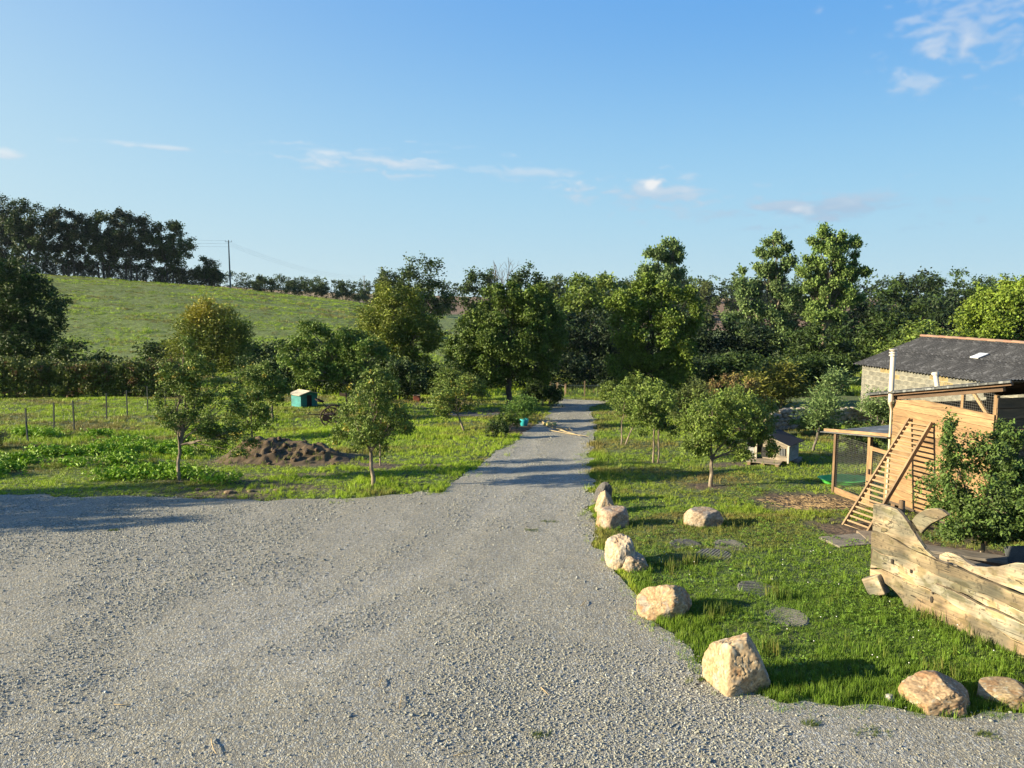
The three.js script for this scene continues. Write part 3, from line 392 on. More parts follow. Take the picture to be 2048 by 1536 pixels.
far('dark low tree over the gate', 6.2, 60, 6.2, 3.2, C.pine, { n: 900, low: 0.2, more: { leaf: 'walnut', size: 1.9 } });
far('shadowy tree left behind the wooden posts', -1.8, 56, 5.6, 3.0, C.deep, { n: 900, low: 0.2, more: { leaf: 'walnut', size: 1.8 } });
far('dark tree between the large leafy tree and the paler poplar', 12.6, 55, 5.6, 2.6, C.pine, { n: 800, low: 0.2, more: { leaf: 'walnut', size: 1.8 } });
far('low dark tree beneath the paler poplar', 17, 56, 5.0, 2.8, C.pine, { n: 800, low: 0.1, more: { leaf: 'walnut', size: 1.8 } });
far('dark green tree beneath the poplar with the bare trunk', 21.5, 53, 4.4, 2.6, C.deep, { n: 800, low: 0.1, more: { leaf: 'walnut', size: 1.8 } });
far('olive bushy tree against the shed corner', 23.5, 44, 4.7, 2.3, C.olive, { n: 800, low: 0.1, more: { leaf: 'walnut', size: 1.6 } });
far('dark tree behind the shed roof, lowest of its row', 29, 58, 5.8, 2.9, C.deep, { n: 800, low: 0.1, more: { leaf: 'walnut', size: 1.9 } });
[[41, 96, 8.8, 4.4], [47, 92, 9.4, 4.6], [53, 100, 10.8, 5], [60, 104, 11.2, 5], [36, 100, 8.2, 4.2], [66, 98, 11, 5], [44, 74, 7.6, 4.2], [51, 80, 9, 4.4], [37, 78, 6.6, 4]].forEach(([x, d, h, w], i) => far(['dark tree of the wood just right of the poplars', 'dark rounded tree near the middle of the wood above the shed', 'tall dark tree of the wood above the shed roof', 'tallest rounded crown of the wood beside the bright tree', 'low crown of the wood touching the poplar', 'dark crown half behind the bright sunlit tree', 'front tree of the wood above the shed eave', 'front tree of the wood above the shed ridge', 'lowest front tree of the wood beside the poplar trunk'][i], x, d, h, w, i % 2 ? C.deep : C.pine, { n: 620, low: 0.2 }));
[[22, 205, 10, 6], [34, 215, 11.5, 6.5], [46, 222, 13, 7], [57, 235, 12, 7], [68, 230, 11, 6.5], [80, 240, 12, 7], [27, 128, 8.6, 4.5], [33, 135, 8, 4]].forEach(([x, d, h, w], i) => far(['far tree edging the ploughed field, leftmost of its row', 'far tree edging the ploughed field, second of its row', 'tall far tree above the ploughed field', 'far tree behind the paler poplar', 'far tree behind the poplar with the bare trunk', 'far tree behind the wood above the shed', 'rounded tree half hidden behind the leafy tree by the drive', 'rounded grey-green tree just left of the ploughed field'][i], x, d, h, w, i % 2 ? C.dull : C.deep, { n: 420, low: 0.3, clumps: 50 }));
// skyline trees on the hill: open below, the sky between their trunks
const G4 = 'trees along the hilltop hedge';
[[-111, 166, 17.5, 7.4, 'outermost tall tree of the hilltop row, cut by the frame'], [-103.5, 165, 16.2, 6.4, 'tall spiky tree second from the frame edge on the hilltop'], [-96, 166, 15.6, 6.6, 'pale-topped tree third along the hilltop row'], [-89.5, 168, 15.2, 6.2, 'slightly lower tree in the middle of the hilltop row'], [-83.5, 168, 15.6, 6.8, 'broad round-topped tree of the hilltop row'], [-76.5, 170, 14.2, 6.6, 'last tall tree of the hilltop row, sloping down to the side']].forEach(([x, d, h, w, label], i) => tree('hilltop_tree', label, { x, d, fork: h * 0.2, r: 0.26, stems: [[0, 0, 0], [1.4, 0.5, 0.3], [-1.2, -0.4, -0.2]], lobes: [[0, h * 0.76, 0, w * 0.72, h * 0.22, w * 0.7], [-w * 0.42, h * 0.55, 0, w * 0.55, h * 0.24, w * 0.6], [w * 0.45, h * 0.52, 0, w * 0.55, h * 0.24, w * 0.6], [0, h * 0.33, 0, w * 0.6, h * 0.2, w * 0.55]], n: 1150, leaf: 'far', size: 1.15, col: i % 2 ? C.deep : C.pine, clump: 0.21, clumps: 90, bark: 2, low: h * 0.08 }, G4));
tree('hilltop_tree', 'small round tree standing apart beside the electricity pole', { x: -68, d: 172, fork: 1.6, r: 0.2, lobes: [[0, 4.6, 0, 2.6, 2.2, 2.4], [1, 2.6, 0, 2.2, 1.6, 2], [-1.4, 3, 0, 1.8, 1.6, 1.6]], n: 420, leaf: 'far', size: 1.0, col: C.deep, bark: 2 }, G4);
function hedge(name, label, x0, d0, x1, d1, h, w, n, leaf, size, col, o = {}) {
  const r = rng(seedNo++), root = thing(name, label, 'hedge', o.group); root.position.copy(P((x0 + x1) / 2, (d0 + d1) / 2)); const by = root.position.y, cx = (x0 + x1) / 2, cd = (d0 + d1) / 2;
  const L = Math.hypot(x1 - x0, d1 - d0), mats = [], cols = [], m = Math.ceil(L / (h * 0.42)), cl = [];
  for (let i = 0; i < m * 3; i++) { const t = (i / 3 + r() - 0.5) / m, hh = h * (0.72 + 0.55 * fbm(t * L * 0.35, 3, seedNo, 3) * (0.8 + 0.4 * r())); cl.push([t, hh, gauss(r) * w * 0.35]); }
  for (let k = 0; k < n; k++) {
    const [t, hh, off] = cl[Math.floor(r() * cl.length)], tt = t + gauss(r) * 0.5 * h * 0.42 / L * 1.4, y = Math.pow(r(), 0.75) * hh + gauss(r) * 0.12 * h, x = mix(x0, x1, tt), d = mix(d0, d1, tt) + off + gauss(r) * w * 0.25, s = size * (0.75 + 0.5 * r()); if (y < 0.02) continue;
    mats.push(place(x - cx, T(x, d) - by + y, -(d - cd), (r() - 0.5) * 1.5, r() * 6.3, (r() - 0.5) * 1.5, s, s, s)); const q = r(), v = 0.8 + 0.4 * r(), sp = o.spot && r() < o.spot[3]; cols.push(sp ? new THREE.Color().setRGB(o.spot[0] * v, o.spot[1] * v, o.spot[2] * v) : new THREE.Color().setRGB(mix(col[0][0], col[1][0], q) * v, mix(col[0][1], col[1][1], q) * v, mix(col[0][2], col[1][2], q) * v));
  }
  copies('foliage', LEAF[leaf], leafBase, mats, cols, root);
  const stems = []; for (let i = 0; i < m; i++) { const t = (i + r()) / m, x = mix(x0, x1, t), d = mix(d0, d1, t), b = T(x, d) - by; const p = bendy(V(x - cx, b - 0.1, cd - d), V(x - cx + gauss(r) * 0.3, b + h * 0.7, cd - d + gauss(r) * 0.2), r, 3, 0.1); stems.push(tube(p, [0.03, 0.025, 0.018, 0.008].map((q) => q * h * 0.7), 4)); }
  part('stems', mergeGeometries(stems), barkMat[2], root).userData.kind = 'stuff'; return root;
}
hedge('hedge', 'rough field hedge with brownish lower twigs behind the wire fence', -36, 42.9, -19.5, 44.6, 1.95, 1.5, 3400, 'hedge', 1.45, [[0.065, 0.085, 0.024], [0.1, 0.115, 0.034]], { spot: [0.1, 0.06, 0.035, 0.14] });
hedge('hedge', 'dark low hedge under the hilltop trees', -122, 167, -66, 173, 3.6, 3, 3600, 'far', 0.8, C.pine);
hedge('hedge', 'patchy hedge running down the skyline from the electricity pole', -64, 178, -34, 186, 2.2, 2, 480, 'far', 0.75, C.deep);
hedge('hedge', 'dark hedge at the foot of the pasture behind the willow', -34, 70, -10, 74, 2.6, 2.4, 1400, 'far', 0.75, C.deep);
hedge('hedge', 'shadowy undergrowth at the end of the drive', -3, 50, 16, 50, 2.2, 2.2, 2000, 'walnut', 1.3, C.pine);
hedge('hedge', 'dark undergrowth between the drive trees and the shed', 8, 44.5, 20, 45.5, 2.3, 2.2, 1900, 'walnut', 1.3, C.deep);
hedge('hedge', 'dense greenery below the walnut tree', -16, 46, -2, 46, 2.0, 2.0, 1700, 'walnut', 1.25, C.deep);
hedge('hedge', 'thin distant hedge beyond the stubble field', -150, 330, -20, 345, 6, 4, 700, 'farther', 1.2, C.deep);
hedge('hedge', 'distant wooded skyline beyond the ploughed field', 10, 300, 190, 300, 9, 8, 1100, 'farther', 1.6, C.deep);
// skyline bushes along the patchy hedge
[[-59, 182, 4.2, 3, 'round skyline bush next to the electricity pole'], [-53, 186, 4.4, 3.4, 'broad skyline bush in the middle of the patchy hedge'], [-47, 184, 4.8, 3, 'dark skyline bush, highest of the patchy hedge'], [-41.5, 190, 4.4, 2.2, 'lone dark skyline bush against the stubble field'], [-38, 195, 4.6, 2.8, 'skyline bush left of the pale rounded tree'], [-15, 165, 5.2, 3, 'dark bush right of the gnarled oak']].forEach(([x, d, h, w, label]) => far(label, x, d, h, w, C.deep, { n: 240, low: 0.1, clumps: 30, more: { leaf: 'far', size: 0.9 } }));
// shrubs near the lawn
const G5 = 'garden shrubs';
const shrub = (label, x, d, h, w, leaf, size, n, col, o = {}) => tree('shrub', label, { x, d, fork: h * 0.2, r: 0.02 * h + 0.01, stems: [[0, 0, 0], [w * 0.2, 0.05, w * 0.1], [-w * 0.2, -0.05, -w * 0.1]], lobes: [[0, h * 0.62, 0, w * 0.6, h * 0.36, w * 0.55], [w * 0.42, h * 0.42, 0, w * 0.5, h * 0.34, w * 0.45], [-w * 0.42, h * 0.4, 0, w * 0.5, h * 0.34, w * 0.45]], n, leaf, size, col, clump: 0.29, low: 0.05, ...o }, G5, 'bush');
shrub('ochre and green rounded bush by the stone wall', 12.9, 37.5, 2.5, 2.0, 'fine', 1.3, 700, [[0.075, 0.09, 0.02], [0.13, 0.12, 0.025]]);
shrub('reddish-brown leafy bush behind the spreading fruit tree', 9.6, 33, 2.2, 1.6, 'fruit', 1.6, 500, [[0.1, 0.06, 0.035], [0.11, 0.1, 0.035]]);
shrub('grey-green bush behind the spreading fruit tree', 7.3, 30, 2.0, 1.0, 'fine', 1.0, 620, C.dull);
shrub('leafy bush behind the trunks of the twin-stemmed fruit tree', 8.6, 28.2, 2.0, 1.5, 'fruit', 1.4, 520, C.olive);
shrub('small dense bush at the bend of the drive', 5.6, 34.5, 2.0, 1.3, 'pear', 1.4, 480, C.olive);
shrub('pale leafy shrub against the shed wall', 15.2, 31.2, 1.5, 0.8, 'fine', 0.9, 260, C.silver);
shrub('dark small shrub beside the coop downpipe', 11.4, 24.2, 1.25, 0.9, 'fruit', 1.2, 260, C.deep);
shrub('low leafy shrub in front of the stone wall', 11.6, 28.8, 0.9, 1.0, 'fruit', 1.2, 240, C.olive);
shrub('dark flowering shrub beside the teal pot', -0.25, 29.6, 0.95, 0.62, 'fruit', 0.95, 300, C.olive, { spot: [0.4, 0.35, 0.3, 0.03] });
shrub('low dark rose bush at the edge of the drive', -0.55, 27.8, 0.75, 0.5, 'fruit', 0.8, 190, C.deep);
shrub('tall green herb plant behind the teal pot', 0.45, 32.6, 1.15, 0.75, 'fine', 0.8, 260, [[0.06, 0.12, 0.03], [0.1, 0.16, 0.04]]);
shrub('round dark bush beside the stout trunk', 1.6, 39, 1.5, 1.2, 'fruit', 1.6, 420, C.deep);
shrub('loose pale bush left of the stout trunk', -3.2, 38.5, 2.3, 1.2, 'pear', 1.5, 460, C.olive);
shrub('pale bush behind the leaning yellow-tinged tree', -2.6, 41.5, 1.6, 1.3, 'pear', 1.5, 380, C.dull);
shrub('dark bush behind the rusty mower', -6.2, 41.5, 2.2, 1.6, 'walnut', 1.0, 520, C.deep);
shrub('dry straw-coloured shrub at the frame edge by the wire fence', -17.6, 25, 0.95, 0.75, 'fine', 0.7, 260, [[0.16, 0.13, 0.07], [0.22, 0.19, 0.1]]);
shrub('bush beside the drive verge near the gate', 5.6, 41.5, 1.3, 1.0, 'pear', 1.3, 300, C.olive);
// weeds in the rough ground left of the drive
{
  const r = rng(88), mats = [], cols = [];
  for (let k = 0; k < 150; k++) { const cx = -21 + r() * 16, cd = 19.3 + r() * 9; if (fbm(cx * 0.3, cd * 0.4, 70, 3) < 0.44 || (cx > -10.5 && cd > 21)) continue; const w = 0.3 + r() * 0.6, n = 20 + r() * 45; for (let i = 0; i < n; i++) { const x = cx + gauss(r) * w, d = cd + gauss(r) * w * 0.6, s = 0.9 + 0.7 * r(); if (gravelSD(x, d) < 0.25) continue; mats.push(place(x, T(x, d) + r() * 0.26, -d, (r() - 0.5), r() * 6, (r() - 0.5), s, s, s)); const v = 0.8 + 0.5 * r(); cols.push(new THREE.Color().setRGB(0.115 * v, 0.19 * v, 0.018 * v)); } }
  tag(copies('weeds', LEAF.herb, leafBase, mats, cols), 'bright green leafy weeds between the wire fence and the gravel', 'weeds');
}
// ---------------------------------------------------------------- boulders
function rockGeo(seed, rx, ry, rz, planes, rough = 0.05, detail = 22, col = [[0.33, 0.245, 0.155], [0.46, 0.36, 0.24]], soft = 46) {
  let g = new THREE.IcosahedronGeometry(1, detail); g.deleteAttribute('uv'); g.deleteAttribute('normal'); g = mergeVertices(g, 1e-4);
  const p = g.attributes.position, cs = new Float32Array(p.count * 3), pl = [...planes, ...Array.from({ length: 9 }, (_, k) => { const q = rng(seed * 31 + k); return [gauss(q), gauss(q) * 0.7 + 0.15, gauss(q), 0.8 + 0.16 * q()]; })].map(([a, b, c, d]) => { const l = Math.hypot(a, b, c); return [a / l, b / l, c / l, d]; });
  for (let i = 0; i < p.count; i++) {
    const x = p.getX(i), y = p.getY(i), z = p.getZ(i); let s = Math.exp(-soft);
    for (const [a, b, c, d] of pl) { const k = a * x + b * y + c * z; if (k > 0.02) s += Math.exp(-soft * Math.min(3, d / k)); }
    let r = -Math.log(s) / soft * 1.02;
    const n1 = fbm(x * 1.6 + seed, y * 1.6, z * 1.6, 3) - 0.5, n2 = fbm(x * 5 + seed, y * 5, z * 5 + 4, 3) - 0.5, n3 = fbm(x * 17, y * 17 + seed, z * 17, 3) - 0.5, crack = sstep(0.03, 0, Math.abs(fbm(x * 2.2 + seed, y * 3.4, z * 2.2, 3) - 0.52));
    r *= 1 + rough * (n1 * 2.2 + n2 * 1.3 + n3 * 0.75) - crack * 0.035;
    p.setXYZ(i, x * r * rx, y * r * ry, z * r * rz);
    const t = clamp(0.5 + n2 * 1.6 + n1 * 0.8), k = (0.82 + n3 * 1.3) * (1 - 0.25 * crack), red = sstep(0.56, 0.68, fbm(x * 3.1 + seed, y * 3.1, z * 3.1 + 9, 3)), lichen = col[0][0] > 0.2 ? sstep(0.64, 0.7, fbm(x * 6 + seed * 3, y * 6, z * 6 + 31, 4)) : 0, grey = sstep(0.58, 0.7, fbm(x * 2.3, y * 2.3 + seed, z * 2.3 + 19, 3));
    for (let q = 0; q < 3; q++) { let v = mix(col[0][q], col[1][q], t); v = mix(v, v * [0.95, 0.72, 0.55][q], red * 0.7); v = mix(v, (col[0][0] + col[0][1]) / 2 * 1.05, grey * 0.6); v = mix(v, [0.46, 0.45, 0.38][q], lichen * 0.6); cs[i * 3 + q] = v * k; }
  }
  g.setAttribute('color', new THREE.BufferAttribute(cs, 3)); g.computeVertexNormals(); return g;
}
const rockMat = std(0.87, 0.83, 0.76, { vertexColors: true, roughness: 0.92 });
const G6 = 'boulders lining the gravel';
function boulder(label, x, d, seed, rx, ry, rz, planes, o = {}) { const m = single('boulder', rockGeo(seed, rx, ry, rz, planes, o.rough, o.detail ?? 24, o.col), rockMat, label, 'boulder', G6); m.position.copy(P(x, d, ry * (o.sit ?? 0.62) * 0.84)); m.rotation.set(o.tx ?? 0, o.turn ?? 0, o.tz ?? 0); return m; }
const pale = [[0.31, 0.235, 0.165], [0.44, 0.355, 0.26]];
boulder('dark grey pointed boulder, last of the line along the drive', 2.2, 17.75, 1, 0.22, 0.33, 0.24, [[-1, 0.2, 0.4, 0.72], [0.8, 0.5, 0.3, 0.7], [0.2, 0.3, 1, 0.7]], { col: [[0.07, 0.07, 0.075], [0.15, 0.145, 0.14]], tz: -0.35, rough: 0.07 });
boulder('small peaked tan boulder between the dark one and the flat-topped one', 2.1, 16.75, 2, 0.24, 0.32, 0.24, [[-0.8, 0.55, 0.3, 0.6], [0.8, 0.6, 0.2, 0.62], [0, 0.3, 1, 0.7]], { rough: 0.06 });
boulder('flat-topped blocky pinkish boulder beside the drive', 2.12, 15.5, 3, 0.37, 0.31, 0.33, [[0, 1, 0.1, 0.78], [-1, 0.05, 0.35, 0.82], [0.25, 0, 1, 0.8], [1, 0.1, 0.1, 0.82], [0, 0, -1, 0.8]], { col: [[0.33, 0.235, 0.17], [0.46, 0.35, 0.26]], turn: 0.15, rough: 0.045 });
boulder('flat slab-like boulder standing alone on the lawn', 3.99, 15.45, 4, 0.44, 0.26, 0.33, [[0.05, 1, 0.12, 0.78], [-0.7, 0.1, 0.7, 0.82], [0.3, -0.05, 1, 0.8], [1, 0.2, 0, 0.86], [-1, 0.2, -0.2, 0.85]], { col: pale, turn: 0.2, rough: 0.055 });
boulder('pale cracked boulder with two rounded halves', 1.92, 12.95, 5, 0.29, 0.37, 0.3, [[-0.8, 0.35, 0.5, 0.8], [0.9, 0.3, 0.2, 0.85], [0, 1, 0, 0.92]], { col: [[0.35, 0.28, 0.2], [0.52, 0.44, 0.33]], rough: 0.085 });
boulder('low rough stone leaning on the pale cracked boulder', 2.14, 12.76, 15, 0.24, 0.2, 0.24, [[0.3, 0.9, 0.2, 0.72], [0.1, 0, 1, 0.78], [1, 0.4, 0, 0.8]], { col: pale, rough: 0.09 });
boulder('orange-tan boulder with a pointed ridge beside the tufted grass', 2.27, 10.85, 6, 0.42, 0.33, 0.33, [[-0.45, 0.5, 0.75, 0.6], [0.85, 0.4, 0.35, 0.74], [0.1, 0.9, -0.5, 0.72], [0, -0.3, 1, 0.76], [0.5, 0, 0.9, 0.78]], { col: [[0.36, 0.245, 0.14], [0.48, 0.36, 0.22]], tz: 0.12, rough: 0.06, detail: 30 });
boulder('largest upright tan boulder with one smooth lit face', 2.72, 8.78, 7, 0.42, 0.5, 0.38, [[-0.88, 0.12, 0.4, 0.6], [0.8, 0.5, 0.05, 0.7], [0.45, -0.25, 0.9, 0.66], [-0.25, 1, -0.2, 0.74], [-0.2, 0.3, -1, 0.7], [0.2, 0.25, 1, 0.72]], { col: [[0.37, 0.27, 0.165], [0.48, 0.375, 0.24]], rough: 0.05, detail: 40, sit: 0.6, turn: -0.12 });
boulder('rounded grey-brown boulder at the corner of the lawn and the gravel', 4.93, 8.35, 8, 0.4, 0.26, 0.33, [[-0.5, 0.75, 0.4, 0.7], [0.55, 0.75, 0.2, 0.74], [0, 0.1, 1, 0.76], [-1, 0, 0.3, 0.8], [0.8, 0.1, 0.6, 0.78]], { col: [[0.26, 0.19, 0.12], [0.4, 0.29, 0.18]], rough: 0.06, detail: 36, sit: 0.42 });
boulder('low brown rock at the frame edge next to the rounded boulder', 5.78, 8.45, 9, 0.32, 0.16, 0.26, [[-0.3, 1, 0.2, 0.7], [-0.7, 0.4, 0.7, 0.8], [0.8, 0.5, 0.2, 0.85]], { col: [[0.24, 0.18, 0.11], [0.36, 0.28, 0.17]], sit: 0.5 });
boulder('small white stone half hidden in the lawn edge', 4.42, 8.42, 10, 0.06, 0.06, 0.06, [[0, 1, 0, 0.8]], { col: [[0.5, 0.5, 0.46], [0.62, 0.6, 0.55]], detail: 6 });
// stepping slabs: round stone grates set in the turf
const slabStone = std(0.24, 0.235, 0.22, { map: concreteMap, bumpMap: concreteMap, bumpScale: 0.006 });
function steppingStone(label, x, d, r, tilt) {
  const t = thing('stepping_stone', label, 'paving stone', 'round ribbed stepping stones'); t.position.copy(P(x, d, -0.03)); t.rotation.set(tilt[0], tilt[1], tilt[2]);
  const s = new THREE.CylinderGeometry(r, r * 1.03, 0.07, 28); part('disc', s, slabStone, t);
  for (let i = -5; i <= 5; i++) { const o = i * r / 5.6, w = Math.sqrt(Math.max(0.001, r * r - o * o)) * 1.86; part('rib', box(w, 0.014, r * 0.1, 0, 0.041, o), slabStone, t); }
}
steppingStone('ribbed stepping stone nearest the pale cracked boulder', 3.29, 13.98, 0.3, [0.04, 0.4, 0]);
steppingStone('ribbed stepping stone in the middle of the three clustered ones', 3.67, 13.32, 0.31, [0.02, 0.9, 0.03]);
steppingStone('ribbed stepping stone nearest the slab-like boulder', 4.1, 13.9, 0.31, [0.03, -0.3, 0]);
steppingStone('ribbed stepping stone half overgrown behind dry grass', 3.92, 11.66, 0.32, [0.05, 0.2, -0.05]);
steppingStone('ribbed stepping stone closest to the large upright boulder', 3.98, 10.6, 0.33, [0.03, -0.6, 0.02]);

// ---------------------------------------------------------------- chicken coop with wire run
const larch = [wood(0.37, 0.235, 0.12), wood(0.34, 0.22, 0.115), wood(0.4, 0.265, 0.145)], oldWood = [wood(0.2, 0.13, 0.075), wood(0.17, 0.115, 0.07), wood(0.23, 0.15, 0.085)], paleWood = wood(0.36, 0.26, 0.15), darkWood = wood(0.1, 0.075, 0.055);
const steel = std(0.2, 0.21, 0.22, { metalness: 0.6, roughness: 0.5 }), wire = std(0.25, 0.25, 0.24, { metalness: 0.5, roughness: 0.5 }), rust = std(0.07, 0.036, 0.024, { roughness: 0.9, map: soilMap }), sheetMetal = std(0.17, 0.18, 0.19, { roughness: 0.6, map: roofMap }), pvc = std(0.45, 0.4, 0.33, { roughness: 0.5 });
function frameAt(name, label, category, x, d, dx, dd, y) { const t = thing(name, label, category); t.position.set(x, y ?? T(x, d), -d); t.rotation.y = Math.atan2(dd, dx); return t; }   // local x runs along (dx, dd)
function wireNet(w, h, pitch, r = 0.002) { const gs = []; for (let x = 0; x <= w; x += pitch) gs.push(box(r, h, r, x, h / 2, 0)); for (let y = 0; y <= h; y += pitch) gs.push(box(w, r, r, w / 2, y, 0)); return mergeGeometries(gs); }
{
  const c = frameAt('chicken_coop', 'wooden chicken coop of horizontal larch boards with a sloping metal roof', 'chicken coop', 8.49, 16.5, 0.2, -0.98, -0.12), Y = 0.12, roofY = (s) => 2.5 + Y + 0.186 * (s + 0.88);
  const s0 = -0.16, s1 = 2.55, floorY = 0.3, D = 2.4;
  const topAt = (s) => s < 0.73 ? mix(2.44, 2.56, (s + 0.17) / 0.9) + Y : mix(2.56, 2.52, (s - 0.73) / 1.83) + Y;
  for (let k = 0, n = 15, bh = (2.42 + Y - floorY) / 15; k < n; k++) { const g = grain(box(s1 - s0, bh - 0.006, 0.024, (s0 + s1) / 2, floorY + (k + 0.5) * bh, (k % 2) * 0.004 - 0.008), 'x'); part('board', g, larch[(k * 7) % 3], c); }
  { const sh = new THREE.Shape([[s0, 2.425 + Y], [s1, 2.425 + Y], [s1, topAt(s1)], [0.73, topAt(0.73)], [s0, topAt(s0)]].map(([a, b]) => new THREE.Vector2(a, b))); part('board', grain(new THREE.ExtrudeGeometry(sh, { depth: 0.024, bevelEnabled: false }).translate(0, 0, -0.02), 'x'), larch[2], c); }
  for (let k = 0; k < 13; k++) { const bh = 0.205, y = floorY + (k + 0.5) * bh; part('side_board', grain(box(0.024, bh - 0.012, D, s1 + 0.014 + (k % 2) * 0.006, y, -D / 2 - 0.03), 'z'), oldWood[k % 3], c); }
  part('back_wall', grain(box(s1 - s0, 2.3, 0.03, (s0 + s1) / 2, floorY + 1.15, -D), 'x'), darkWood, c);
  part('end_wall', grain(box(0.03, 2.2, D - 0.06, s0 + 0.02, floorY + 1.1, -D / 2), 'z'), darkWood, c);
  part('floor_deck', grain(box(s1 - s0, 0.06, D, (s0 + s1) / 2, floorY - 0.03, -D / 2 - 0.02), 'x'), darkWood, c);
  for (const [s, z] of [[s0 + 0.1, -0.1], [s1 - 0.1, -0.1], [s0 + 0.1, -D + 0.1], [s1 - 0.1, -D + 0.1]]) part('foot', grain(box(0.12, 0.4, 0.12, s, 0.06, z), 'y'), oldWood[0], c);
  part('corner_post', grain(box(0.07, roofY(s1) - 0.25 - floorY, 0.07, s1 - 0.035, floorY + (roofY(s1) - 0.25 - floorY) / 2, -0.065), 'y'), larch[1], c);
  part('corner_post', grain(box(0.07, roofY(s0) - 0.12 - floorY, 0.07, s0 + 0.06, floorY + (roofY(s0) - 0.12 - floorY) / 2, -0.075), 'y'), larch[1], c);
  part('stud', grain(box(0.06, 0.42, 0.05, 1.72, 2.66 + Y, -0.06), 'y'), larch[0], c);
  part('brace', beam(V(1.9, 2.93 + Y, -0.06), V(2.32, 2.5 + Y, -0.06), 0.04, 0.06), paleWood, c);
  part('header_beam', beam(V(s0 - 0.1, roofY(s0 - 0.1) - 0.11, -0.05), V(s1 + 0.12, roofY(s1 + 0.12) - 0.11, -0.05), 0.06, 0.14), wood(0.13, 0.085, 0.055), c);
  part('header_beam', beam(V(s0, roofY(s0) - 0.11, -D + 0.06), V(s1, roofY(s1) - 0.11, -D + 0.06), 0.06, 0.14), oldWood[1], c);
  for (let k = 0; k < 5; k++) part('soffit_board', beam(V(-0.86, roofY(-0.86) - 0.018, 0.08 - k * 0.15), V(2.95, roofY(2.95) - 0.018, 0.08 - k * 0.15), 0.144, 0.016), oldWood[k % 3], c);
  for (const z of [0.06, -0.7, -1.4]) part('rafter', beam(V(-0.86, roofY(-0.86) - 0.058, z), V(2.95, roofY(2.95) - 0.058, z), 0.05, 0.06), wood(0.16, 0.1, 0.06), c);
  const net = part('wire_mesh', wireNet(1.8, 0.5, 0.05), wire, c); net.position.set(0.72, 2.5 + Y, -0.03); net.userData.kind = 'stuff';
  // corrugated roofing, one sheet after another
  const a = Math.atan(0.186), L = 3.95;
  for (let k = 0; k < 4; k++) {
    const g = new THREE.PlaneGeometry(L, 0.8, 2, 40); const p = g.attributes.position; for (let i = 0; i < p.count; i++) { const z = p.getY(i), x = p.getX(i); p.setXYZ(i, x, Math.cos(z / 0.076 * 6.283) * 0.009, z); } g.computeVertexNormals();
    const m = part('roof_sheet', g, sheetMetal, c); m.position.set(-0.9 + L / 2 * Math.cos(a), roofY(-0.9) + L / 2 * Math.sin(a) + 0.012 + k * 0.004, -0.26 - k * 0.74); m.rotation.z = a; }
  part('fascia', beam(V(-0.88, roofY(-0.88) - 0.02, 0.165), V(3.02, roofY(3.02) - 0.02, 0.165), 0.022, 0.04), sheetMetal, c);
  // vent stack through the roof edge, a thinner pipe below
  const st = part('vent_stack', tube([V(-0.14, 2.42 + Y, 0.1), V(-0.14, 3.0 + Y, 0.1), V(-0.14, 3.52 + Y, 0.1)], [0.055, 0.055, 0.055], 14), pvc, c);
  for (const y of [3.44, 3.5]) part('collar', new THREE.CylinderGeometry(0.078, 0.078, 0.025, 16).translate(-0.14, y + Y, 0.11), pvc, st);
  part('cap', new THREE.CylinderGeometry(0.085, 0.07, 0.03, 16).translate(-0.14, 3.56 + Y, 0.11), pvc, st);
  part('downpipe', tube([V(-0.14, 2.46 + Y, 0.11), V(-0.14, 2.38 + Y, 0.11), V(-0.19, 2.28 + Y, 0.04), V(-0.19, 2.2 + Y, 0.03), V(-0.19, 0.1, 0.03)], [0.05, 0.04, 0.03, 0.024, 0.024], 10), std(0.44, 0.36, 0.25, { roughness: 0.6 }), c);
  const v2 = part('roof_vent', tube([V(0.42, roofY(0.4) - 0.05, -0.6), V(0.3, roofY(0.4) + 0.3, -0.62)], [0.05, 0.05], 14), pvc, c);
  part('cap', new THREE.CylinderGeometry(0.075, 0.07, 0.06, 16).rotateZ(0.3).translate(0.29, roofY(0.4) + 0.32, -0.62), pvc, v2);
}
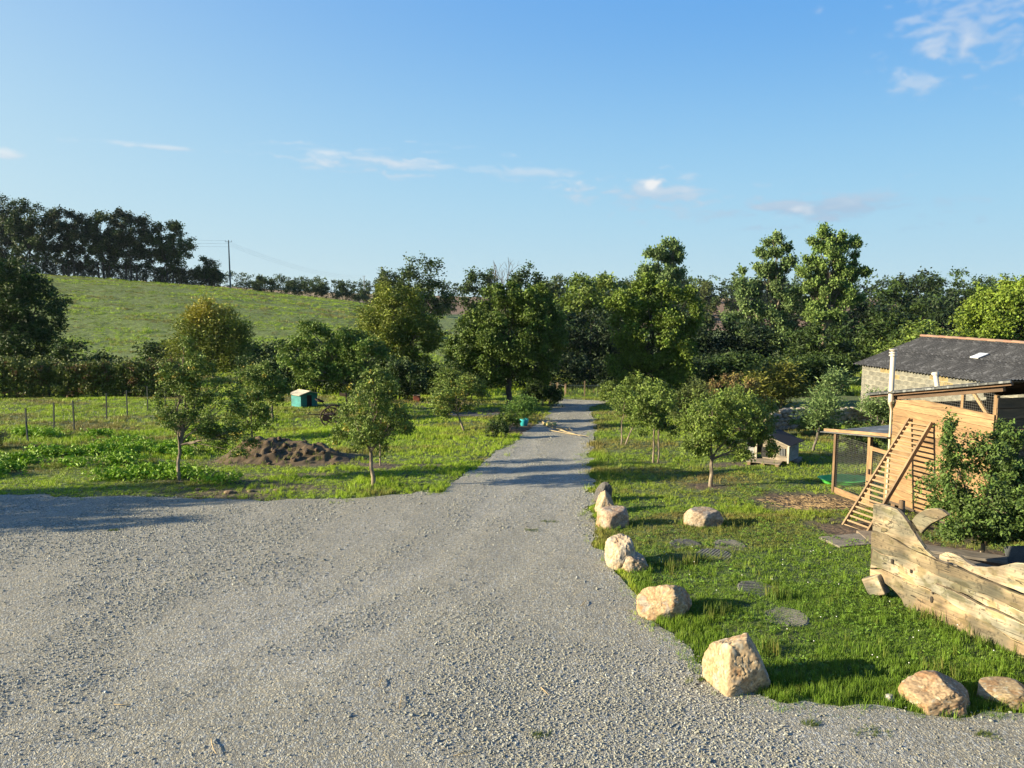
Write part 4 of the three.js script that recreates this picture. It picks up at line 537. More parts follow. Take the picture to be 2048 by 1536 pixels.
{
  const c = frameAt('wire_run', 'timber-framed chicken run with wire mesh and a narrow door', 'chicken run', 8.49, 16.5, 0.2, -0.98, -0.16), y1 = 1.5, D = 1.9;
  const post = (s, z, w, m, h = y1) => part('post', grain(box(w, h + 0.2, w, s, h / 2 - 0.1, z), 'y'), m, c);
  post(-2.14, 0, 0.085, oldWood[0]); post(-0.86, 0, 0.085, larch[2], y1 + 0.15); post(-2.14, -D, 0.08, oldWood[0]); post(-0.3, -D, 0.08, oldWood[0]);
  part('top_rail', beam(V(-2.62, y1 + 0.0, 0), V(-0.2, y1 + 0.29, 0), 0.06, 0.1), larch[2], c);
  part('top_rail', beam(V(-2.14, y1 + 0.05, -0.04), V(-2.14, y1 - 0.05, -D), 0.06, 0.1), oldWood[1], c);
  part('top_rail', beam(V(-2.1, y1 - 0.05, -D), V(-0.25, y1 + 0.17, -D), 0.06, 0.1), oldWood[1], c);
  { const m = part('roof_sheet', box(2.5, 0.02, D + 0.2), sheetMetal, c); m.position.set(-1.4, y1 + 0.165, -D / 2 + 0.03); m.rotation.set(0.05, 0, 0.119); }
  part('kick_board', grain(box(1.2, 0.16, 0.03, -1.5, 0.08, 0.005), 'x'), larch[1], c);
  const n1 = part('wire_mesh', wireNet(1.2, 1.36, 0.05), wire, c); n1.position.set(-2.1, 0.12, 0.02); n1.userData.kind = 'stuff';
  const n2 = part('wire_mesh', wireNet(D - 0.1, 1.36, 0.05), wire, c); n2.position.set(-2.14, 0.12, -D + 0.05); n2.rotation.y = -Math.PI / 2; n2.userData.kind = 'stuff';
  const d = part('door', grain(box(0.085, 1.42, 0.035, -0.765, 0.74, 0.03), 'y'), larch[2], c);
  part('door_stile', grain(box(0.085, 1.42, 0.035, -0.225, 0.74, 0.03), 'y'), larch[0], d); for (const y of [0.09, 0.75, 1.4]) part('door_rail', grain(box(0.455, 0.085, 0.033, -0.495, y, 0.03), 'x'), larch[1], d);
  part('latch', box(0.05, 0.12, 0.03, -0.77, 0.85, 0.063), rust, d); part('hinge', box(0.1, 0.035, 0.02, -0.8, 0.6, 0.06), rust, d);
  const n3 = part('wire_mesh', wireNet(0.46, 1.3, 0.05), wire, d); n3.position.set(-0.72, 0.1, 0.025); n3.userData.kind = 'stuff';
}
{ // ladder leaning on the coop wall
  const c = frameAt('wooden_ladder', 'long wooden rung ladder leaning against the coop wall', 'ladder', 8.49, 16.5, 0.2, -0.98, -0.12), b0 = V(0.7, 0.03, 1.75), t0 = V(0.43, 2.24, 0.06), b1 = V(1.33, 0.03, 1.66), t1 = V(1.07, 2.26, 0.06);
  part('rail', beam(b0, t0, 0.04, 0.085), wood(0.4, 0.29, 0.18), c); part('rail', beam(b1, t1, 0.04, 0.085), wood(0.36, 0.26, 0.16), c);
  for (let k = 0; k < 24; k++) { const f = (k + 0.7) / 24.5; const g = tube([b0.clone().lerp(t0, f), b1.clone().lerp(t1, f)], [0.02, 0.02], 7); part('rung', g, wood(0.42, 0.31, 0.19), c); }
}
// paving slabs at the ladder foot and a red toy
single('paving_slab', box(0.9, 0.06, 0.62, 0, 0, 0, 0.012), std(0.27, 0.24, 0.2, { map: concreteMap }), 'cracked stone slab in the grass in front of the ladder', 'paving slab').position.copy(P(6.5, 14.2, 0.012)); scene.children.at(-1).rotation.y = 0.25;
single('paving_slab', box(0.8, 0.06, 0.75, 0, 0, 0, 0.012), std(0.3, 0.24, 0.18, { map: concreteMap }), 'brownish stone slab directly under the ladder foot', 'paving slab').position.copy(P(7.25, 14.35, 0.012)); scene.children.at(-1).rotation.y = -0.1;
single('dog_toy', mergeGeometries([new THREE.TorusGeometry(0.09, 0.03, 8, 18).rotateX(1.5), new THREE.SphereGeometry(0.045, 10, 8).translate(0.1, 0.01, 0)]), std(0.5, 0.05, 0.04, { roughness: 0.5 }), 'small red plastic toy lying behind the ladder', 'toy').position.copy(P(7.72, 15.6, 0.03));
{ // green paddling shell
  const pts = [[0.0, 0.02], [0.5, 0.02], [0.6, 0.1], [0.64, 0.2], [0.7, 0.2], [0.7, 0.175], [0.66, 0.17], [0.63, 0.08], [0.54, 0], [0, 0]].map(([a, b]) => new THREE.Vector2(a, b)), g = new THREE.LatheGeometry(pts, 48), p = g.attributes.position;
  for (let i = 0; i < p.count; i++) { const a = Math.atan2(p.getZ(i), p.getX(i)), k = 1 + 0.1 * Math.abs(Math.sin(a * 3)); p.setX(i, p.getX(i) * k * 0.95); p.setZ(i, p.getZ(i) * k * 0.6); p.setY(i, p.getY(i) * 0.75); } g.computeVertexNormals();
  const m = single('sand_shell', g, std(0.1, 0.5, 0.09, { roughness: 0.4 }), 'bright green scalloped plastic shell pool behind the wire run', 'play pool'); m.position.copy(P(8.85, 19.75, 0.0));
}
// ---------------------------------------------------------------- fence of live-edge slabs
const slabWood = [[0.32, 0.285, 0.23], [0.205, 0.182, 0.138], [0.375, 0.34, 0.29], [0.32, 0.262, 0.192], [0.39, 0.345, 0.288]].map((c) => std(...c, { map: slabMap, bumpMap: slabBump, bumpScale: 0.012, roughness: 0.85 }));
{
  const c = frameAt('slab_fence', 'low fence of weathered live-edge oak slabs with wavy top', 'fence', 5.79, 11.62, 0.381, -0.924, 0);
  const s2t = [[-0.06, 1.04], [0.06, 1.05], [0.23, 1.05], [0.4, 1.04], [0.61, 0.98], [0.77, 0.96], [1.1, 0.94], [1.37, 0.93], [1.71, 0.91], [2.29, 0.88], [3.4, 0.86], [4.3, 0.84]], s2b = [[-0.05, 0.75], [0.12, 0.73], [0.42, 0.77], [0.68, 0.77], [1.02, 0.74], [1.38, 0.71], [1.89, 0.71], [2.3, 0.66], [3.4, 0.63], [4.3, 0.62]];
  const r3b = [[-0.08, 0.42], [0.14, 0.48], [0.31, 0.47], [0.56, 0.47], [0.84, 0.45], [1.04, 0.45], [1.09, 0.52], [1.1, 0.6], [1.53, 0.58], [1.91, 0.54], [2.32, 0.51], [3.3, 0.48], [4.3, 0.46]], r3c = [[1.04, 0.45], [1.2, 0.44], [1.48, 0.37], [1.89, 0.34], [2.21, 0.26], [2.6, 0.26], [3.4, 0.24], [4.3, 0.22]], r4b = [[-0.06, 0.26], [0.06, 0.34], [0.33, 0.26], [0.54, 0.15], [0.63, 0.0], [0.87, -0.06], [4.3, -0.08]];
  const wob = (l, k) => { const out = []; for (let i = 0; i < l.length - 1; i++) { const [a, b] = l[i], [e, f] = l[i + 1], n = Math.max(1, Math.round(Math.hypot(e - a, f - b) / 0.035)); for (let j = 0; j < n; j++) { const t = j / n, s = mix(a, e, t); out.push([s, mix(b, f, t) + (i + j ? (fbm(s * 4.5, k * 7, 3, 4) - 0.5) * 0.05 : 0)]); } } out.push(l[l.length - 1]); return out; }; let slabNo = 0;
  const slab = (top, bot, z, mat, th = 0.055) => { slabNo++; top = wob(top, slabNo); bot = wob(bot, slabNo + 20); const pts = [...top, ...[...bot].reverse()].map(([a, b]) => new THREE.Vector2(a, b)); const g = new THREE.ExtrudeGeometry(new THREE.Shape(pts), { depth: th, bevelEnabled: true, bevelSize: 0.007, bevelThickness: 0.009, bevelSegments: 2, bevelOffset: -0.005 }); g.translate(0, 0, z); g.rotateX((fbm(slabNo * 3.3, 1, 0, 1) - 0.5) * 0.05); return part('slab', g, slabWood[mat], c); };
  const off = (l, k) => l.map(([a, b]) => [a, b + k]);
  slab([[-0.07, 1.45], [-0.06, 1.47], [0.05, 1.49], [0.16, 1.5], [0.28, 1.505], [0.37, 1.5], [0.46, 1.45], [0.56, 1.37], [0.69, 1.23], [0.8, 1.11], [0.88, 1.02], [1.07, 0.95]], off(s2t.slice(0, 7), 0.008), 0.0, 0);
  slab([[1.085, 0.97], [1.09, 1.03], [1.18, 1.09], [1.28, 1.11], [1.39, 1.09], [1.52, 1.04], [1.62, 1.02], [1.79, 1.05], [1.93, 1.11], [2.08, 1.21], [2.17, 1.26], [2.3, 1.28], [2.6, 1.24], [3.0, 1.12], [3.6, 1.2], [4.3, 1.1]], off([[1.1, 0.94], ...s2t.slice(7)], 0.009), -0.005, 2);
  slab(off(s2t, -0.007), off(s2b, 0.007), 0.04, 1);
  slab(off(s2b, -0.007), off([...r3b], 0.007), 0.004, 4);
  slab([[1.1, 0.592], ...off(r3b.slice(8), -0.006)], off(r3c, 0.006), 0.046, 2);
  slab([...off(r3b.slice(0, 6), -0.007), ...off(r3c.slice(1), -0.008)], r4b, 0.018, 3);
  { const pts = [[0.57, 1.37], [0.62, 1.45], [0.69, 1.52], [0.77, 1.58], [0.88, 1.63], [0.97, 1.65], [1.05, 1.645], [1.13, 1.61], [1.0, 1.51], [0.89, 1.43], [0.8, 1.33], [0.73, 1.23], [0.66, 1.29]].map(([a, b]) => new THREE.Vector2(a, b)); part('horn_slab', new THREE.ExtrudeGeometry(new THREE.Shape(pts), { depth: 0.05, bevelEnabled: true, bevelSize: 0.01, bevelThickness: 0.01, bevelSegments: 2 }).translate(0, 0, -0.06), slabWood[1], c); }
  for (const s of [-0.13, 1.45, 3.0]) part('post', tube([V(s, -0.2, -0.05), V(s + 0.01, 0.4, -0.055), V(s, 0.82, -0.05)], [0.05, 0.048, 0.044], 9), darkWood, c);
  part('post', tube([V(0.3, 0.2, -0.09), V(0.31, 1.0, -0.09), V(0.3, 1.6, -0.09)], [0.05, 0.05, 0.046], 9), oldWood[1], c);
  for (const [s, y, k] of [[0.33, 0.67, 1], [0.67, 0.63, 0.8], [1.04, 0.33, 1.2], [1.05, 0.44, 0.7], [1.95, 0.1, 1.1], [2.05, 0.49, 0.5]]) part('knot', new THREE.SphereGeometry(0.03 * k, 10, 8).scale(0.7, 1.4, 0.14).translate(s, y, 0.086), std(0.025, 0.018, 0.012), c);
}
{ const g = grain(box(0.3, 0.3, 0.16, 0, 0, 0, 0.02), 'x'); const m = single('cut_timber', g, slabWood[2], 'short cut block of timber lying against the slab fence end', 'timber'); m.position.copy(P(5.72, 11.5, 0.16)); m.rotation.set(0.15, -1.0, 0.62); }
[['grey weathered plank on top of the heap behind the slab fence', 7.55, 11.9, 1.5, 0.42, 0.3, -0.9, 2], ['longer grey plank across the heap behind the slab fence', 7.35, 12.5, 1.8, 0.3, 0.36, -0.55, 1], ['pale offcut at the front of the heap behind the slab fence', 7.5, 11.2, 1.1, 0.22, 0.13, -1.1, 0], ['brown board at the bottom of the heap behind the slab fence', 7.7, 11.7, 1.7, 0.5, 0.1, -0.8, 1]].forEach(([label, x, d, L, w, y, turn, k]) => { const m = single('timber_board', grain(box(L, 0.045, w, 0, 0, 0, 0.006), 'x'), [paleWood, wood(0.24, 0.22, 0.2), wood(0.3, 0.27, 0.23)][k], label, 'board', 'boards heaped behind the slab fence'); m.position.copy(P(x, d, y)); m.rotation.set(0.05, turn, 0.03); });
{ const m = single('leaning_panel', box(0.6, 0.62, 0.03, 0, 0, 0, 0.01), std(0.08, 0.09, 0.1, { roughness: 0.7, map: concreteMap }), 'dark panel leaning under the bushy fruit tree', 'panel'); m.position.copy(P(8.45, 12.0, 0.3)); m.rotation.set(-0.2, -0.5, 0.1); }
// dry straw and bare chips by the run
{ const r = rng(31), mats = [], cols = []; for (let k = 0; k < 480; k++) { const x = 7.1 + gauss(r) * 1.0, d = 17.5 + gauss(r) * 0.75; mats.push(place(x, T(x, d) + 0.012, -d, (r() - 0.5) * 0.3, r() * 6.3, (r() - 0.5) * 0.3, 0.08 + r() * 0.14, 0.006, 0.008)); const v = 0.7 + 0.6 * r(); cols.push(new THREE.Color().setRGB(0.26 * v, 0.18 * v, 0.09 * v)); } tag(copies('straw', new THREE.BoxGeometry(1, 1, 1), std(1, 1, 1), mats, cols), 'dry straw trodden into the ground before the wire run', 'straw'); }
// ---------------------------------------------------------------- block shed with corrugated roof
{
  const c = frameAt('block_shed', 'long shed of bare concrete blocks with dark corrugated roof', 'shed', 15.9, 34.3, 0.182, -0.983, -0.75), Y = 0.75, L = 14, W = 6.3, eave = 1.72 + Y, bl = [0, 1, 2, 3].map((k) => std(0.19 + k * 0.018, 0.19 + k * 0.018, 0.17 + k * 0.016, { map: concreteMap })), tan = std(0.3, 0.24, 0.12, { map: concreteMap }), mortar = std(0.46, 0.43, 0.36, { map: concreteMap });
  part('mortar_wall', box(L, eave + 0.3, 0.18, L / 2, eave / 2 - 0.15, -0.081), mortar, c);
  const gB = grain(box(0.482, 0.186, 0.03), 'x'), gS = grain(box(0.232, 0.186, 0.03), 'x'), r = rng(3);
  for (let j = 0; j < 12; j++) for (let i = 0; i < 19; i++) { const half = j % 2 && i === 0, s = half ? 0.125 : i * 0.5 + (j % 2 ? 0 : 0.25), y = 0.1 + j * 0.2; if (s > 9.4) continue; const t = j >= 10 && [3, 4, 9, 10].includes(i) && r() < 0.8; const m = part('block', half ? gS : gB, t ? tan : bl[Math.floor(r() * 4)], c); m.position.set(s, y, -0.001 + r() * 0.003); }
  part('rest_wall', box(4.5, eave - 0.05, 0.03, 11.75, eave / 2, 0.0), bl[1], c);
  part('gable_wall', new THREE.ExtrudeGeometry(new THREE.Shape([[0, -0.3], [W, -0.3], [W, eave], [W / 2, eave + W / 2 * 0.343], [0, eave]].map(([a, b]) => new THREE.Vector2(a, b))), { depth: 0.18, bevelEnabled: false }).rotateY(Math.PI / 2).translate(0.01, 0, -0.2), bl[1], c);
  part('back_wall', box(L, eave + 0.3, 0.18, L / 2, eave / 2 - 0.15, -W - 0.1), bl[2], c);
  // roof sheets: two rows up the visible slope, each sheet its own
  const slope = Math.hypot(W / 2 + 0.3, (W / 2 + 0.3) * 0.343), ang = Math.atan(0.343), rm = [0, 1, 2].map((k) => std(0.085 + k * 0.012, 0.085 + k * 0.012, 0.09 + k * 0.012, { map: roofMap, roughness: 0.85 }));
  const sheetGeo = (len) => { const g = new THREE.PlaneGeometry(0.96, len, 64, 1), p = g.attributes.position; for (let i = 0; i < p.count; i++) { const x = p.getX(i), y = p.getY(i); p.setXYZ(i, x, Math.cos(x / 0.177 * 6.283) * 0.027, -y); } g.computeVertexNormals(); const uv = g.attributes.uv; for (let i = 0; i < uv.count; i++) uv.setXY(i, uv.getX(i) * 0.96, uv.getY(i) * len); return g; };
  const half = slope / 2 + 0.08, sg = sheetGeo(half);
  for (let k = 0; k < 16; k++) for (let row = 0; row < 2; row++) { const m = part('roof_sheet', sg, rm[(k * 2 + row * 5) % 3], c), t = (row + 0.5) * (slope / 2), z = 0.3 - t * Math.cos(ang), y = eave - 0.3 * 0.343 + 0.1 + t * Math.sin(ang) + row * 0.008 + (k % 2) * 0.004; m.position.set(-0.25 + 0.48 + k * 0.885, y, z); m.rotation.x = ang; }
  part('back_roof', box(L + 0.5, 0.02, slope, L / 2, eave + 0.1 + (W / 2 + 0.3) * 0.343 / 2 - 0.05, -W / 2 - (W / 2 + 0.3) / 2).applyMatrix4(new THREE.Matrix4()), rm[0], c); const br = c.children.at(-1); br.geometry = box(L + 0.5, 0.02, slope); br.position.set(L / 2, eave - 0.05 + 0.1 + (W / 2) * 0.343 / 2, -W / 2 - W / 4 - 0.08); br.rotation.x = -ang;
  const ridgeY = eave + 0.12 + W / 2 * 0.343, tile = new THREE.CylinderGeometry(0.085, 0.095, 0.42, 10, 1, true, 0, Math.PI).rotateX(Math.PI / 2).rotateZ(Math.PI / 2).rotateY(Math.PI / 2), tm = [std(0.19, 0.105, 0.07), std(0.22, 0.13, 0.085), std(0.17, 0.11, 0.08)];
  for (let k = 0; k < 36; k++) { const m = part('ridge_tile', tile, tm[k % 3], c); m.position.set(-0.1 + k * 0.395, ridgeY + (k % 2) * 0.008, -W / 2 - 0.02); }
  { const g = box(0.42, 0.05, 0.5, 0, 0, 0, 0.015), m = part('skylight', g, std(0.5, 0.52, 0.54, { roughness: 0.3 }), c); const t = slope * 0.55; m.position.set(4.9, eave + 0.06 + t * Math.sin(ang) , 0.3 - t * Math.cos(ang)); m.rotation.x = ang; }
  part('eave_board', grain(box(L, 0.1, 0.025, L / 2, eave - 0.02, 0.03), 'x'), wood(0.42, 0.33, 0.22), c);
}
// ---------------------------------------------------------------- rubble garden wall
{
  const t = thing('stone_wall', 'low crumbling dry-stone wall between the orchard and the shed', 'stone wall'), r = rng(41), gs = [0, 1, 2, 3, 4].map((k) => rockGeo(60 + k, 0.2, 0.12, 0.16, [[0, 0, 1, 0.75], [0, 1, 0, 0.8], [1, 0, 0, 0.85], [-1, 0.1, 0, 0.8], [0, -1, 0, 0.8]], 0.06, 3, [[0.3, 0.26, 0.2], [0.46, 0.4, 0.32]]));
  t.position.copy(P(13.2, 31.2)); const by = t.position.y;
  for (let row = 0; row < 5; row++) for (let k = 0; k < 21; k++) { const u = (k + (row % 2) * 0.5 + gauss(r) * 0.15) / 20, x = mix(10.2, 16.1, u), d = mix(29.9, 32.6, u); if (row > 2 + 3 * fbm(u * 5, 2, 0, 2)) continue; const m = part('stone', gs[Math.floor(r() * 5)], rockMat, t); m.position.set(x - 13.2, T(x, d) - by + 0.08 + row * 0.17, 31.2 - d + gauss(r) * 0.03); m.rotation.set(gauss(r) * 0.2, 0.42 + gauss(r) * 0.3, gauss(r) * 0.25); const s = 0.85 + 0.35 * r(); m.scale.set(s, s, s); }
}
// ---------------------------------------------------------------- grey kennel on pallets
{
  const gw = [wood(0.34, 0.3, 0.25), wood(0.29, 0.26, 0.22), wood(0.38, 0.34, 0.28)], blue = wood(0.34, 0.37, 0.4), white = wood(0.6, 0.57, 0.5), felt = std(0.018, 0.021, 0.03, { roughness: 0.95, map: soilMap });
  const c = thing('dog_kennel', 'grey wooden kennel with dark pitched roof and porch', 'dog kennel'); c.position.copy(P(7.9, 22.7, 0.12)); c.rotation.y = -0.7; c.scale.set(1.08, 0.84, 1.08);
  for (let k = 0; k < 5; k++) part('board', grain(box(0.72, 0.115, 0.02, 0.22, 0.06 + k * 0.12, 0.3), 'x'), gw[k % 3], c);
  { const sh = new THREE.Shape([[-0.14, 0.6], [0.58, 0.6], [0.06, 0.84], [-0.02, 0.84]].map(([a, b]) => new THREE.Vector2(a, b))); part('gable', grain(new THREE.ExtrudeGeometry(sh, { depth: 0.02, bevelEnabled: false }).translate(0, 0, 0.29), 'x'), gw[1], c); }
  part('side_wall', grain(box(0.02, 0.6, 0.7, 0.59, 0.3, -0.04), 'z'), blue, c); part('back_wall', grain(box(1.2, 0.6, 0.02, 0, 0.3, -0.4), 'x'), gw[0], c); part('side_wall', grain(box(0.02, 0.5, 0.7, -0.6, 0.25, -0.04), 'z'), blue, c);
  const w = part('window', box(0.17, 0.26, 0.02, 0.42, 0.32, 0.316), std(0.02, 0.02, 0.022), c); for (let k = 0; k < 4; k++) part('bar', box(0.012, 0.26, 0.012, 0.36 + k * 0.04, 0.32, 0.333), steel, w);
  part('doorway', box(0.24, 0.36, 0.02, -0.05, 0.24, 0.316), std(0.012, 0.012, 0.012), c);
  part('porch_post', grain(box(0.045, 0.66, 0.045, 0.62, 0.3, 0.42), 'y'), white, c); part('porch_post', grain(box(0.045, 0.6, 0.045, -0.28, 0.27, 0.42), 'y'), white, c);
  part('bargeboard', beam(V(0.02, 0.9, 0.45), V(0.68, 0.6, 0.45), 0.02, 0.06), white, c); part('bargeboard', beam(V(-0.02, 0.9, 0.45), V(-0.68, 0.6, 0.45), 0.02, 0.06), white, c);
  const rp = (sx) => { const m = part('roof_slope', box(0.78, 0.025, 1.05), felt, c); m.position.set(sx * 0.35, 0.77, 0.0); m.rotation.z = -sx * 0.42; }; rp(1); rp(-1);
  const ln = part('feed_box', grain(box(0.3, 0.36, 0.02, -0.46, 0.2, 0.4), 'x'), blue, c); for (const x of [-0.6, -0.32]) part('stile', grain(box(0.035, 0.38, 0.03, x, 0.2, 0.41), 'y'), gw[2], ln);
  [[7.55, 22.25, -0.5, 'pale pallet under the porch of the grey kennel'], [8.3, 22.75, -0.52, 'grey pallet under the body of the grey kennel']].forEach(([x, d, turn, label], q) => { const p = thing('pallet', label, 'pallet', 'pallets under the kennel'); p.position.copy(P(x, d, 0.0)); p.rotation.y = turn; for (let k = 0; k < 3; k++) { part('block', grain(box(0.1, 0.08, 0.75, -0.4 + k * 0.4, 0.04, 0), 'z'), q ? gw[1] : paleWood, p); } for (let k = 0; k < 6; k++) part('slat', grain(box(0.95, 0.02, 0.1, 0, 0.092, -0.33 + k * 0.13), 'x'), gw[k % 3], p); });
}
// ---------------------------------------------------------------- teal play house
{
  const teal = [wood(0.04, 0.33, 0.36), wood(0.035, 0.29, 0.33)], cream = std(0.62, 0.58, 0.48, { map: concreteMap }), c = thing('play_house', 'small teal wooden animal house with cream roof', 'animal house'); c.position.copy(P(-10.6, 38.4)); c.rotation.y = 0.85; c.scale.set(1.05, 0.86, 1.05);
  for (let k = 0; k < 4; k++) part('side_board', grain(box(0.025, 0.17, 0.8, -0.45, 0.14 + k * 0.172, 0), 'z'), teal[k % 2], c);
  for (let k = 0; k < 4; k++) { part('front_board', grain(box(0.32, 0.17, 0.025, -0.29, 0.14 + k * 0.172, 0.4), 'x'), teal[1], c); part('front_board', grain(box(0.3, 0.17, 0.025, 0.3, 0.14 + k * 0.172, 0.4), 'x'), teal[0], c); }
  part('gable', new THREE.ExtrudeGeometry(new THREE.Shape([[-0.46, 0.74], [0.46, 0.74], [0.46, 0.78], [0, 0.93], [-0.46, 0.78]].map(([a, b]) => new THREE.Vector2(a, b))), { depth: 0.025, bevelEnabled: false }).translate(0, 0, 0.388), teal[1], c);
  part('doorway', box(0.28, 0.68, 0.02, 0.01, 0.39, 0.39), std(0.02, 0.01, 0.008), c); part('side_wall', box(0.025, 0.72, 0.8, 0.45, 0.4, 0), teal[1], c); part('back_wall', box(0.9, 0.72, 0.025, 0, 0.4, -0.4), teal[1], c); part('base_frame', grain(box(0.96, 0.12, 0.86, 0, -0.01, 0), 'x'), oldWood[1], c);
  for (const sx of [-1, 1]) { const m = part('roof_slope', box(0.68, 0.035, 1.02), cream, c); m.position.set(sx * 0.28, 0.875, 0); m.rotation.z = -sx * 0.31; }
}
// ---------------------------------------------------------------- old horse-drawn mower
{
  const c = thing('hay_mower', 'old rusty horse-drawn hay mower with spoked wheels', 'mower'); c.position.copy(P(-7.6, 31.6, 0.0)); c.rotation.y = 0.12; c.scale.setScalar(1.08);
  const wheel = (x, z, R) => { const w = part('wheel', new THREE.TorusGeometry(R, 0.028, 6, 30).translate(x, R, z), rust, c); part('hub', new THREE.CylinderGeometry(0.06, 0.06, 0.14, 12).rotateX(Math.PI / 2).translate(x, R, z), rust, w); for (let k = 0; k < 9; k++) { const a = k / 9 * 6.283; part('spoke', tube([V(x, R, z), V(x + Math.cos(a) * R, R + Math.sin(a) * R, z)], [0.011, 0.011], 4), rust, w); } };
  wheel(0, 0.32, 0.37); wheel(0.05, -0.42, 0.37);
  part('axle', tube([V(0, 0.37, 0.36), V(0.05, 0.37, -0.46)], [0.03, 0.03], 6), rust, c); part('gear_box', new RoundedBoxGeometry(0.34, 0.24, 0.3, 2, 0.06).translate(-0.08, 0.36, 0), rust, c); part('gear_wheel', new THREE.CylinderGeometry(0.13, 0.13, 0.05, 16).rotateX(Math.PI / 2).translate(-0.2, 0.33, 0.22), rust, c);
  part('frame_bar', beam(V(-0.1, 0.36, 0.05), V(0.75, 0.2, 0.1), 0.05, 0.05), rust, c); part('draw_pole', tube([V(-0.1, 0.42, 0), V(-0.9, 0.46, 0.05)], [0.025, 0.016], 6), rust, c);
  part('seat_spring', tube([V(0.05, 0.45, -0.05), V(-0.2, 0.75, 0), V(-0.34, 0.92, 0.05)], [0.018, 0.016, 0.014], 6), rust, c); part('seat', new THREE.SphereGeometry(0.19, 14, 8, 0, 6.283, Math.PI * 0.55, Math.PI * 0.45).scale(1, 0.55, 0.85).rotateZ(-0.35).translate(-0.42, 1.03, 0.05), rust, c);
  const bar = part('cutter_bar', beam(V(0.62, 0.12, 0.2), V(0.6, 1.32, 0.2), 0.05, 0.06), rust, c); for (let k = 0; k < 13; k++) part('finger', tube([V(0.63, 0.3 + k * 0.078, 0.2), V(0.75, 0.31 + k * 0.078, 0.2)], [0.014, 0.005], 4), rust, bar);
  part('swath_board', beam(V(0.35, 1.25, 0.2), V(0.95, 1.12, 0.22), 0.03, 0.12), oldWood[0], c); part('lift_lever', tube([V(0.1, 0.45, 0.1), V(0.3, 1.0, 0.1)], [0.014, 0.01], 5), rust, c);
  part('ground_shoe', box(0.3, 0.05, 0.2, 0.72, 0.05, 0.2), rust, c);
}
// ---------------------------------------------------------------- soil mound
{
  const n = 90, m = 60, g = new THREE.PlaneGeometry(5.0, 3.0, n, m), p = g.attributes.position, cs = new Float32Array(p.count * 3);
  for (let i = 0; i < p.count; i++) {
    const x = p.getX(i), z = -p.getY(i), wx = x - 6.95, d = 23.5 - z; let h = 0.58 * Math.exp(-(((x + 0.35) / 1.3) ** 2) - ((z + 0.1) / 0.75) ** 2) + 0.26 * Math.exp(-(((x - 1.0) / 0.8) ** 2) - ((z - 0.25) / 0.5) ** 2) + 0.3 * Math.exp(-(((x + 1.3) / 0.7) ** 2) - ((z - 0.1) / 0.6) ** 2);
    const k = clamp(h / 0.2); h += k * ((fbm(x * 3, z * 3, 1, 4) - 0.5) * 0.34 + (fbm(x * 9, z * 9, 2, 4) - 0.5) * 0.14); p.setXYZ(i, x, T(wx, d) - T(-6.95, 23.5) + h - 0.05, z);
    const t = fbm(x * 2, z * 2, 5, 4), w = fbm(x * 1.1 + 5, z * 1.4, 7, 3), v = 0.7 + 0.7 * fbm(x * 14, z * 14, 8, 2); cs.set([mix(0.035, 0.1, t) * v, mix(0.025, 0.058, t) * mix(1, 1.2, w) * v, mix(0.017, 0.032, t) * v], i * 3);
  }
  g.setAttribute('color', new THREE.BufferAttribute(cs, 3)); g.computeVertexNormals();
  const c = thing('soil_mound', 'heap of dark brown soil with clods on the meadow', 'soil heap'); c.position.copy(P(-6.95, 23.5)); part('heap', g, std(1.1, 1.1, 1.1, { vertexColors: true, roughness: 1 }), c);
  const r = rng(9), cg = [0, 1, 2].map((k) => rockGeo(30 + k, 0.09, 0.065, 0.08, [[0, 1, 0.3, 0.9]], 0.3, 4, [[0.06, 0.04, 0.025], [0.13, 0.085, 0.05]]));
  for (let k = 0; k < 34; k++) { const x = gauss(r) * 1.9, z = 0.35 + gauss(r) * 0.8, i = Math.round(clamp((z + 1.5) / 3) * m) * (n + 1) + Math.round(clamp((x + 2.5) / 5) * n), q = part('clod', cg[k % 3], rockMat, c); q.position.set(x, p.getY(i) + 0.015, z); q.rotation.set(r() * 3, r() * 3, r() * 3); const s = 0.3 + r() * 0.8; q.scale.set(s, s, s); }
}
